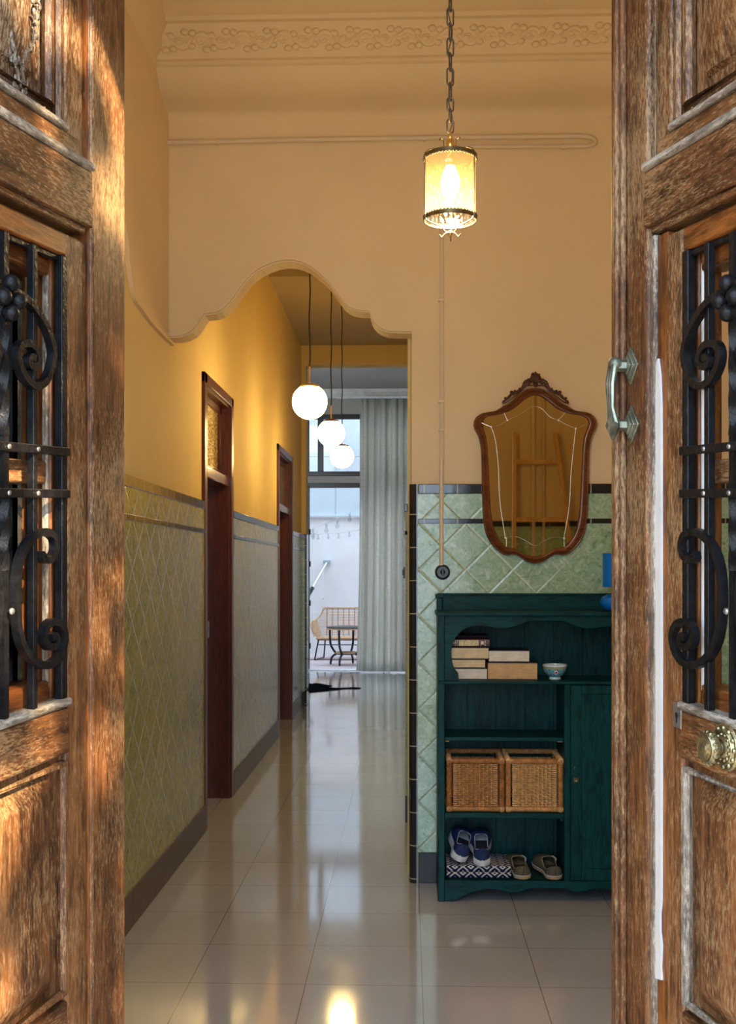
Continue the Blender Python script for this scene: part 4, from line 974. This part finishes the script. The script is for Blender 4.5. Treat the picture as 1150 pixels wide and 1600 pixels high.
basket(697.6, 788.6, 'left of the two wicker baskets, redder cane with darker patches', (CANE2, CANE, CANE), 1, 4.865)
basket(790.2, 880.6, 'right of the two wicker baskets, paler golden cane', (CANE, CANE3, CANE3), 2, 4.868)

# ------------------------------------------------------------------ folded cloth
def textile_mat():
    t = NT('navy_diamond_cloth'); h = t.xyz[0]
    v = t.math('ADD', t.xyz[2], t.math('MULTIPLY', t.xyz[1], .8))
    a = t.math('ABSOLUTE', t.math('SUBTRACT', t.math('FRACT', t.math('ADD', t.math('DIVIDE', h, .068), 20.)), .5))
    b = t.math('ABSOLUTE', t.math('SUBTRACT', t.math('FRACT', t.math('ADD', t.math('DIVIDE', v, .056), 20.)), .5))
    d = t.math('FRACT', t.math('MULTIPLY', t.math('ADD', a, b), 3.0)); m = t.math('LESS_THAN', t.math('ABSOLUTE', t.math('SUBTRACT', d, .5)), .2)
    t.set(color=t.mix(m, (.012, .016, .065), (.62, .60, .55)), rough=.85, spec=.1); t.bump(t.noise(t.vec(), 300, 2), .3, .003); return t.m
tx0 = atY(698, 1350, 4.87)[0]; tx1 = atY(798.5, 1350, 4.87)[0]; th = .052
fc = thing('folded_cloth', 'folded navy cloth with white diamond pattern, under the blue sneakers on the bottom shelf', 'cloth', ((tx0 + tx1) / 2, 4.97, zfl))
TM = textile_mat()
for k in range(2):
    z0, z1 = zfl + .001 + k * .026, zfl + .027 + k * .026; rs = []
    y0_, y1_ = 4.868 + k * .003, 5.085
    n = 10
    prof = []
    for i in range(9): a = -pi / 2 - pi * i / 8; prof.append((y0_ + .013 + .013 * cos(a), (z0 + z1) / 2 + .0128 * sin(a)))
    prof += [(y1_, z1 - .001), (y1_, z0 + .001)]
    for i in range(15):
        x = tx0 + (tx1 - tx0) * i / 14; sag = .002 * sin(i * 1.1 + k * 2); rs.append([(x + .0, y, z + (sag if z > (z0 + z1) / 2 and k == 1 else 0)) for y, z in prof])
    obj('fold', MB().rings(rs), TM, fc, smooth=60)

# ------------------------------------------------------------------ shoes
NAVY = simple('navy_canvas', (.010, .028, .11), .7, var=.25, vscale=120, bump=.3, bscale=400); RUBW = simple('white_rubber', (.72, .73, .74), .4, var=.12, vscale=30)
LIN = simple('pale_blue_lining', (.42, .50, .58), .8); INS = simple('dark_insole', (.012, .015, .035), .9)
OLIV = simple('olive_canvas', (.105, .088, .055), .85, var=.25, vscale=100, bump=.4, bscale=400); JUTE = simple('jute_sole', (.46, .31, .16), .9, var=.3, vscale=140, bump=.8, bscale=200)
OLIN = simple('dark_olive_lining', (.045, .035, .024), .9); STITCH = simple('pale_stitching', (.55, .60, .66), .8); TAB = simple('khaki_trim', (.26, .23, .12), .8)
def shoe(name, label, loc, yaw, pitch=0, roll=0, kind='sneaker', L=.27, group=None):
    """heel at the origin, toe along +y"""
    M = Matrix.Translation(loc) @ Matrix.Rotation(yaw, 4, 'Z') @ Matrix.Rotation(roll, 4, 'Y') @ Matrix.Rotation(pitch, 4, 'X')
    r = bpy.data.objects.new(name, None); COL.objects.link(r); r.location = loc; r.empty_display_size = .05; tag(r, label, 'shoe', group)
    sn = kind == 'sneaker'
    def wd(s):
        a = .034 + .014 * math.exp(-((s - .70) / .22) ** 2) - .004 * math.exp(-((s - .35) / .12) ** 2)
        e = 1.0
        if s < .12: e = sqrt(max(0, 1 - ((.12 - s) / .12) ** 2))
        if s > .78: e = sqrt(max(0, 1 - ((s - .78) / .22) ** 2))
        return max(a * e, .0008)
    def ht(s):
        pts = [(0, .062 if sn else .048), (.12, .056 if sn else .040), (.3, .050 if sn else .036), (.45, .066 if sn else .058), (.55, .066 if sn else .056), (.75, .046), (.92, .034), (1, .018)]
        for (a, b), (c, d) in zip(pts[:-1], pts[1:]):
            if s <= c: t = (s - a) / (c - a); t = t * t * (3 - 2 * t); return b * (1 - t) + d * t
        return pts[-1][1]
    st = .034 if sn else .016
    S = [0, .01, .025, .05, .08] + [.12 + .88 * i / 26 for i in range(27)]
    N = 20
    def P(s, j, inset=0):
        a = pi * j / N; w_ = wd(s) - inset; x = -w_ * (abs(cos(a)) ** .7) * (1 if cos(a) > 0 else -1); z = st * .6 + (ht(s) - inset) * (sin(a) ** .55)
        if s < .5 and sn is False: z *= 1
        return (x, s * L, z)
    op0, op1 = .045, .50
    up = MB(); vs = [[P(s, j) for j in range(N + 1)] for s in S]; n = N + 1
    up.v = [p for r_ in vs for p in r_]
    def opening(s, j):
        a = pi * (j + .5) / N
        if not (op0 < s < op1): return False
        half = .95 * sqrt(max(0, 1 - ((s - (op0 + op1) / 2) / ((op1 - op0) / 2)) ** 2)) ** .5
        return abs(a - pi / 2) < half * (1.12 if sn else 1.2)
    for i in range(len(S) - 1):
        for j in range(N):
            if not opening((S[i] + S[i + 1]) / 2, j): up.f.append((i * n + j, i * n + j + 1, (i + 1) * n + j + 1, (i + 1) * n + j))
    def place(mb): mb.xf(lambda p: M @ p); return mb
    obj('upper', place(up), NAVY if sn else OLIV, r, smooth=60, solid=.003)
    def outline(k=0, g=0.0): return [(wd(s) * 1 + g) * k for s in S]
    so = MB(); rs = []
    for z, g in ((0, -.002), (.003, .003), (st * .85, .0035), (st, .001)):
        ring_ = [((wd(s) + g), s * L + (-(g + .002) if s == 0 else (g if s == 1 else 0)), z + (.006 * max(0, s - .8) / .2 if z < .004 else 0)) for s in S] + [(-(wd(s) + g), s * L + (-(g + .002) if s == 0 else (g if s == 1 else 0)), z + (.006 * max(0, s - .8) / .2 if z < .004 else 0)) for s in S[::-1]]
        rs.append(ring_)
    so.rings(rs); sl_ = obj('sole', place(so), RUBW if sn else JUTE, r, smooth=40)
    if not sn:
        bd = MB(); path = [((wd(s) + .003), s * L, st) for s in S] + [(-(wd(s) + .003), s * L, st) for s in S[::-1]]
        bd.tube(path, .0022, 5, closed=True); obj('stitching', place(bd), STITCH, sl_)
    ins = MB(); ring_ = [((wd(s) * .93), s * L, st + .0015) for s in S[1:20]] + [(-(wd(s) * .93), s * L, st + .0015) for s in S[19:0:-1]]
    ins.rings([ring_, [(p[0], p[1], p[2] + .003) for p in ring_]]); obj('insole', place(ins), INS if sn else OLIN, r)
    rim = MB(); pts = []
    for i in range(32):
        a = 2 * pi * i / 32; s = (op0 + op1) / 2 + (op1 - op0) / 2 * cos(a); s = min(max(s, .012), .52)
        th_ = (1.0 if sn else 1.08) * abs(sin(a)) ** .6
        aa = pi / 2 - th_ * (1 if sin(a) > 0 else -1); w_ = wd(s)
        x = -w_ * (abs(cos(aa)) ** .7) * (1 if cos(aa) > 0 else -1); z = st * .6 + ht(s) * (sin(aa) ** .55); pts.append((x, s * L, z))
    rim.tube(pts, .0017 if sn else .0022, 6, closed=True); obj('collar', place(rim), LIN if sn else TAB, r, smooth=60)
    if sn:
        tg = MB(); tg.rings([[( -.020 + .004 * k * 0, .50 * L - .01, .095), (.020, .50 * L - .01, .095), (.024, .60 * L, .078), (-.024, .60 * L, .078)], [(-.020, .50 * L - .01, .099), (.020, .50 * L - .01, .099), (.024, .60 * L, .082), (-.024, .60 * L, .082)]] if False else [[(-.012, -.001, .03), (.012, -.001, .03), (.010, -.001, .072), (-.010, -.001, .072)], [(-.012, -.004, .03), (.012, -.004, .03), (.010, -.004, .072), (-.010, -.004, .072)]])
        obj('heel_tab', place(tg), NAVY, r)
    else:
        sm = MB(); sm.tube(smoothpath([(.030, .40 * L, .05), (.034, .45 * L, .058), (.030, .5 * L, .062), (.022, .55 * L, .064)], 5), .002, 5); obj('stitching', place(sm), STITCH, r)
    return r
ztx = zfl + .053
xs_ = atY(753, 1340, 4.875)[0]; xl_ = atY(715, 1340, 4.89)[0]
shoe('slip_on_sneaker', 'right navy slip-on sneaker with white sole, standing on the folded cloth', (xs_, 4.856, ztx + .002), radians(0), radians(17), 0, L=.250, group='pair of navy slip-on sneakers')
shoe('slip_on_sneaker', 'left navy slip-on sneaker, tipped on its side against the cabinet wall', (xl_, 4.872, ztx + .018), radians(2), radians(15), radians(22), L=.245, group='pair of navy slip-on sneakers')
shoe('espadrille', 'olive canvas espadrille beside the folded cloth, left of its pair', (atY(818, 1370, 4.86)[0], 4.852, zfl + .001), radians(7), radians(3), 0, 'esp', .245, group='pair of olive espadrilles')
shoe('espadrille', 'olive canvas espadrille at the right end of the bottom shelf, right of its pair', (atY(868, 1370, 4.86)[0], 4.852, zfl + .001), radians(10), radians(3), 0, 'esp', .245, group='pair of olive espadrilles')

# ------------------------------------------------------------------ blue lamp on the cabinet
BLUE = simple('bright_blue_enamel', (.0, .17, .62), .35, var=.05)
q = atY(962, 890, 4.98); bxx = q[0]
bt = thing('blue_lamp', 'bright blue table lamp on the cabinet top, half hidden behind the right door leaf', 'lamp', (bxx, 4.98, zt + .004))
def bz(py): return EYE + (890 - py) * 4.98 / F
obj('lamp_shade', MB().lathe([(.056, bz(917)), (.0565, bz(917) + .003), (.0565, bz(865)), (.054, bz(865) + .001), (.054, bz(917) + .004)], (bxx, 4.98, 0), (0, 0, 1), 32), BLUE, bt)
obj('lamp_base', MB().lathe([(.030, zt + .004), (.050, zt + .010), (.066, zt + .030), (.068, zt + .045), (.060, zt + .064), (.040, zt + .076), (.012, zt + .080), (.010, bz(917)), (.010, bz(880))], (bxx, 4.98, 0), (0, 0, 1), 32), BLUE, bt)

# ------------------------------------------------------------------ curtain
mb = MB(); cxa, cxb = -.66, .10; NX, NZ = 120, 22; cy = YW - .26
cz1 = EYE + (890 - 623) * 15.62 / F
for k in range(NZ + 1):
    t = k / NZ; z = .02 + (cz1 - .02) * t
    for i in range(NX + 1):
        s = i / NX; flare = (1 - t) ** 3 * .05 * (1 - s)
        x = cxa + (cxb - cxa) * s - flare + .008 * sin(s * 60); y = cy + (.030 + .018 * (1 - t)) * sin(s * 2 * pi * 6.2 + .5 * sin(t * 3) + 1.3 * sin(s * 7)) + .007 * sin(s * 37 + t)
        mb.v.append((x, y, z))
for k in range(NZ):
    for i in range(NX): a = k * (NX + 1) + i; mb.f.append((a, a + 1, a + NX + 2, a + NX + 1))
ct = thing('curtain', 'grey linen floor-length curtain drawn over the right half of the back glass door', 'curtain', (-.28, cy, 0.0))
obj('curtain_panel', mb, CURT, ct, smooth=80, solid=.002)
obj('curtain_track', MB().box(-1.0, .4, cy - .02, cy + .02, cz1 + .002, cz1 + .03), simple('white_track', (.7, .7, .68), .5), ct, bevel=.003)
# weight block at the foot of the curtain
# ------------------------------------------------------------------ cowhide rug
rg = [atD_ for atD_ in ()]
rp_ = [(470, 1066), (486, 1069), (494, 1068), (507, 1070), (519, 1072.5), (512, 1074), (526, 1075.5), (545, 1075), (552, 1074.5), (564, 1075.5), (556, 1077), (540, 1076.8), (526, 1078.5), (512, 1080), (495, 1081.5), (470, 1082)]
P2 = []
for p in rp_:
    d = ray(*p); k = -EYE / d[2]; P2.append((d[0] * k, d[1] * k))
def hide_mat():
    t = NT('black_and_white_hide'); t.set(color=t.ramp(t.noise(t.vec((1, 2.2, 1), loc=(2, 5, 0)), 1.9, 2, .4), [(.78, (.006, .006, .007)), (.80, (.6, .58, .55))]), rough=1.0, spec=0.0); t.bump(t.noise(t.vec((1, 6, 1)), 60, 2), .3, .004); return t.m
tag(obj('cowhide_rug', MB().prism([(p.x, p.y) for p in smoothpath([(a, b, 0) for a, b in P2], 4, True)], .0005, .007, 'xy'), hide_mat(), smooth=0), 'black cowhide rug with ragged edges lying on the floor before the back door', 'rug')

# ------------------------------------------------------------------ patio furniture
RAT = simple('natural_rattan', (.58, .36, .20), .5, var=.15, vscale=20); BKM = simple('black_powder_coat', (.012, .014, .018), .4)
SY = 18.15; sx0 = atY(486, 1000, SY - .25)[0]; SXW = 1.34; sx1 = sx0 + SXW
zg = -.02
def pz_(py, Y): return EYE + (890 - py) * Y / F
st_ = thing('rattan_loveseat', 'natural rattan two-seat bench with black metal legs against the white patio wall', 'bench', ((sx0 + sx1) / 2, SY, zg))
z_top, z_seat, z_arm = pz_(950, SY + .25), pz_(996, SY - .2), pz_(971, SY - .1)
def bkpt(s, t):   # back + arms shell : s across, t from seat to top
    return None
xin = .20
# top rail: arm front corner up to the back
left = [(sx0 + .06, SY - .30, z_seat + .02), (sx0 + .0, SY - .26, z_arm - .06), (sx0 + .01, SY - .18, z_arm), (sx0 + .07, SY - .02, z_arm + .03), (sx0 + .13, SY + .16, z_top - .10), (sx0 + .17, SY + .23, z_top - .01), (sx0 + .24, SY + .25, z_top)]
rightm = [(sx0 + sx1 - a, b, c) for a, b, c in left[::-1]]
obj('back_frame', MB().tube(smoothpath(left + rightm, 6), .014, 8), RAT, st_)
bk = MB()
for i in range(11):
    x = sx0 + .22 + (SXW - .44) * i / 10 if i else sx0 + .22
    bk.tube([(x, SY + .16, z_seat), (x, SY + .25, z_top)], .010, 6)
obj('upright', bk, RAT, st_)
hz = MB()
for k in range(17):
    t = (k + 1) / 18; z = z_seat + (z_top - z_seat) * t; yb_ = SY + .16 + .09 * t
    e0 = (sx0 + .06 + .08 * t, SY - .20 + .30 * t, z_seat + (z_arm + .02 - z_seat) * min(1, t * 1.0) + max(0, t - .5) * .22)
    e0 = (sx0 + .05 + .10 * t, SY - .16 + .34 * t, min(z, z_top - .02))
    hz.tube([e0, (sx0 + .20, yb_, z), (sx1 - .20, yb_, z), (sx0 + sx1 - e0[0], e0[1], e0[2])], .0055, 5)
obj('woven_slats', hz, RAT, st_)
arm = [(sx0 + .10, SY - .30, z_seat + .0), (sx0 + .035, SY - .29, z_seat + .05), (sx0 + .0, SY - .25, z_arm - .05), (sx0 + .012, SY - .17, z_arm), (sx0 + .07, SY - .03, z_arm + .02), (sx0 + .13, SY + .04, z_seat + .02)]
for s in (0, 1):
    A = arm if s == 0 else [(sx0 + sx1 - a, b, c) for a, b, c in arm]
    obj('arm_panel', MB().add(A + [(a + (.012 if s == 0 else -.012), b, c) for a, b, c in A], [(0, 1, 2, 3, 4, 5), (11, 10, 9, 8, 7, 6)] + [(i, (i + 1) % 6, (i + 1) % 6 + 6, i + 6) for i in range(6)]), RAT, st_)
obj('seat', MB().box(sx0 + .08, sx1 - .08, SY - .31, SY + .18, z_seat - .03, z_seat + .005), RAT, st_, bevel=.012)
lz_ = z_seat - .035
for s in (0, 1):
    def X_(x): return x if s == 0 else sx0 + sx1 - x
    obj('leg', MB().tube([(X_(sx0 + .12), SY - .26, lz_), (X_(sx0 + .06), SY - .28, zg + .012), (X_(sx0 + .17), SY + .20, zg + .012), (X_(sx0 + .20), SY + .12, lz_)], .012, 8), BKM, st_)
obj('seat_frame', MB().tube([(sx0 + .10, SY - .27, lz_), (sx1 - .10, SY - .27, lz_), (sx1 - .12, SY + .15, lz_), (sx0 + .12, SY + .15, lz_)], .010, 6, closed=True).tube([(sx0 + .10, SY - .27, lz_ - .08), (sx1 - .10, SY - .27, lz_ - .08)], .008, 6).tube([((sx0 + sx1) / 2, SY - .27, lz_ - .08), ((sx0 + sx1) / 2, SY - .27, lz_)], .008, 6), BKM, st_)
TY = 17.1; txc = -.93; tr = .30
ztt = pz_(979.5, TY)
tb = thing('patio_table', 'small round black side table with bent legs, in front of the rattan bench', 'table', (txc, TY, zg))
obj('table_top', MB().lathe([(.01, ztt - .012), (tr, ztt - .012), (tr + .006, ztt - .004), (tr, ztt + .004), (.01, ztt + .004)], (txc, TY, 0), (0, 0, 1), 40), BKM, tb)
obj('rattan_rim', MB().tube([(txc + (tr - .01) * cos(2 * pi * i / 36), TY + (tr - .01) * sin(2 * pi * i / 36), ztt - .026) for i in range(36)], .012, 6, closed=True), RAT, tb)
zsf = pz_(1021, TY)
obj('lower_shelf', MB().lathe([(.01, zsf - .015), (.15, zsf - .015), (.155, zsf), (.15, zsf + .008), (.01, zsf + .008)], (txc, TY, 0), (0, 0, 1), 32), BKM, tb)
obj('rattan_rim', MB().tube([(txc + .155 * cos(2 * pi * i / 28), TY + .155 * sin(2 * pi * i / 28), zsf + .012) for i in range(28)], .012, 6, closed=True), RAT, tb)
for k in range(4):
    a = radians(250 + 90 * k); c_, s_ = cos(a), sin(a)
    def rp(r, z): return (txc + r * c_, TY + r * s_, z)
    obj('leg', MB().tube(smoothpath([rp(tr - .03, ztt - .01), rp(tr - .03, ztt - .15), rp(tr - .045, zsf + .12), rp(.19, zsf + .02), rp(.155, zsf - .005), rp(.20, zsf - .03), rp(.245, zg + .09), rp(.26, zg + .0)], 5), .017, 8), BKM, tb)

# string lights and the wall arm
LY_ = 18.4
s1p = [(484, 834), (489, 826), (510, 818), (527, 811), (546.5, 801), (563, 790), (590, 775)]
s2p = [(484, 833), (489.5, 834.5), (497, 834.5), (513, 833.5), (529, 833), (545.8, 830.5), (562.8, 828), (590, 823)]
WIRE = simple('pale_wire', (.55, .55, .56), .5)
for nm, pts, bulbs, Y, lab in (('u', s1p, s1p[1:5], 17.9, 'nearer string of clear bulbs rising to the right across the patio wall'), ('l', s2p, s2p[1:7], 18.7, 'farther string of small clear bulbs sagging level across the patio wall')):
    P3 = [(-3.4, Y, atY(*pts[0], Y)[2] + (-.1 if nm == 'u' else .2))] + [atY(a, b, Y) for a, b in pts]; P3.append((2.6, Y, P3[-1][2] + .5))
    o = thing('string_lights', lab, 'lights', P3[0]); obj('wire', MB().tube(smoothpath(P3, 5), .0035, 5), WIRE, o)
    for a, b in bulbs:
        q = atY(a, b, Y); sc_ = 1.0 if nm == 'u' else .62
        bb = obj('light_bulb', MB().lathe([(.012 * sc_, -.055 * sc_), (.020 * sc_, -.075 * sc_), (.033 * sc_, -.105 * sc_), (.030 * sc_, -.135 * sc_), (.012 * sc_, -.152 * sc_)], q, (0, 0, 1), 12), BULBG, o)
        obj('bulb_socket', MB().lathe([(.010 * sc_, .0), (.016 * sc_, -.01), (.016 * sc_, -.05 * sc_), (.010 * sc_, -.058 * sc_)], q, (0, 0, 1), 10), simple('grey_socket', (.45, .50, .52), .5), bb)
AY = 19.1
a0 = atY(510.5, 879, AY); a1 = atY(488, 919, AY - .6); a2 = atY(478, 936, AY - .9)
ar = thing('awning_arm', 'slanted white rod with black grip fixed to a bracket on the patio wall', 'rod', a0)
obj('rod', MB().tube([a0, a1], .014, 8), simple('white_metal', (.9, .9, .9), .4), ar)
obj('grip', MB().tube([a1, a2], .035, 10), BLACK, ar)
obj('bracket', MB().box(a0[0] - .06, a0[0] + .06, AY - .02, AY + .1, a0[2] - .015, a0[2] + .04), simple('bracket_grey', (.35, .45, .48), .5), ar, bevel=.008)
c0 = atY(505, 891, AY + .06); c1 = atY(505, 934, AY + .06)
obj('pull_cord', MB().tube([c0, c1], .006, 5).ball(c1, .02, 8, 5), simple('white_cord', (.9, .9, .9), .6), ar)

# ------------------------------------------------------------------ unseen street tree, added so its leaves dapple the sun
rnd = random.Random(SEED)
cen = Vector((-.48, 1.75, 1.35)) + SUNDIR * 3.8
tr_ = thing('street_tree', 'unseen leafy street tree, added to dapple the sun on the left door leaf', 'tree', (cen.x + .8, cen.y - .9, -.12))
lf = MB()
cl_ = [Vector((rnd.gauss(0, 1), rnd.gauss(0, 1), rnd.gauss(0, 1))).normalized() * (1.25 * rnd.random() ** .45) for _ in range(30)]
for i in range(840):
    p = cen + cl_[i % 30] + Vector((rnd.gauss(0, .13), rnd.gauss(0, .13), rnd.gauss(0, .13)))
    if p.y > .78: continue
    a = Vector((rnd.gauss(0, 1), rnd.gauss(0, 1), rnd.gauss(0, .7))).normalized(); b = a.orthogonal().normalized(); c = a.cross(b); s = rnd.uniform(.06, .11)
    vs = [p - a * s, p - a * s * .4 + b * s * .5, p + a * s * .3 + b * s * .45, p + a * s, p + a * s * .3 - b * s * .45, p - a * s * .4 - b * s * .5]
    n = len(lf.v); lf.v += [tuple(q) for q in vs]; lf.f.append(tuple(n + k for k in range(6)))
fo = obj('foliage', lf, simple('green_leaf', (.08, .18, .04), .5), tr_, smooth=0); fo['kind'] = 'stuff'
obj('trunk', MB().tube(smoothpath([(cen.x + .8, cen.y - .9, -.12), (cen.x + .75, cen.y - .8, 1.6), (cen.x + .4, cen.y - .5, cen.z - 1.0), (cen.x, cen.y, cen.z + .4)], 6), [.12 - .004 * i for i in range(19)], 12).tube([(cen.x + .5, cen.y - .55, cen.z - 1.1), (cen.x + .9, cen.y - .1, cen.z + .3)], .03, 8).tube([(cen.x + .5, cen.y - .6, cen.z - 1.3), (cen.x - .6, cen.y - .5, cen.z + .2)], .03, 8), simple('bark', (.12, .08, .05), .9, bump=.6), tr_)
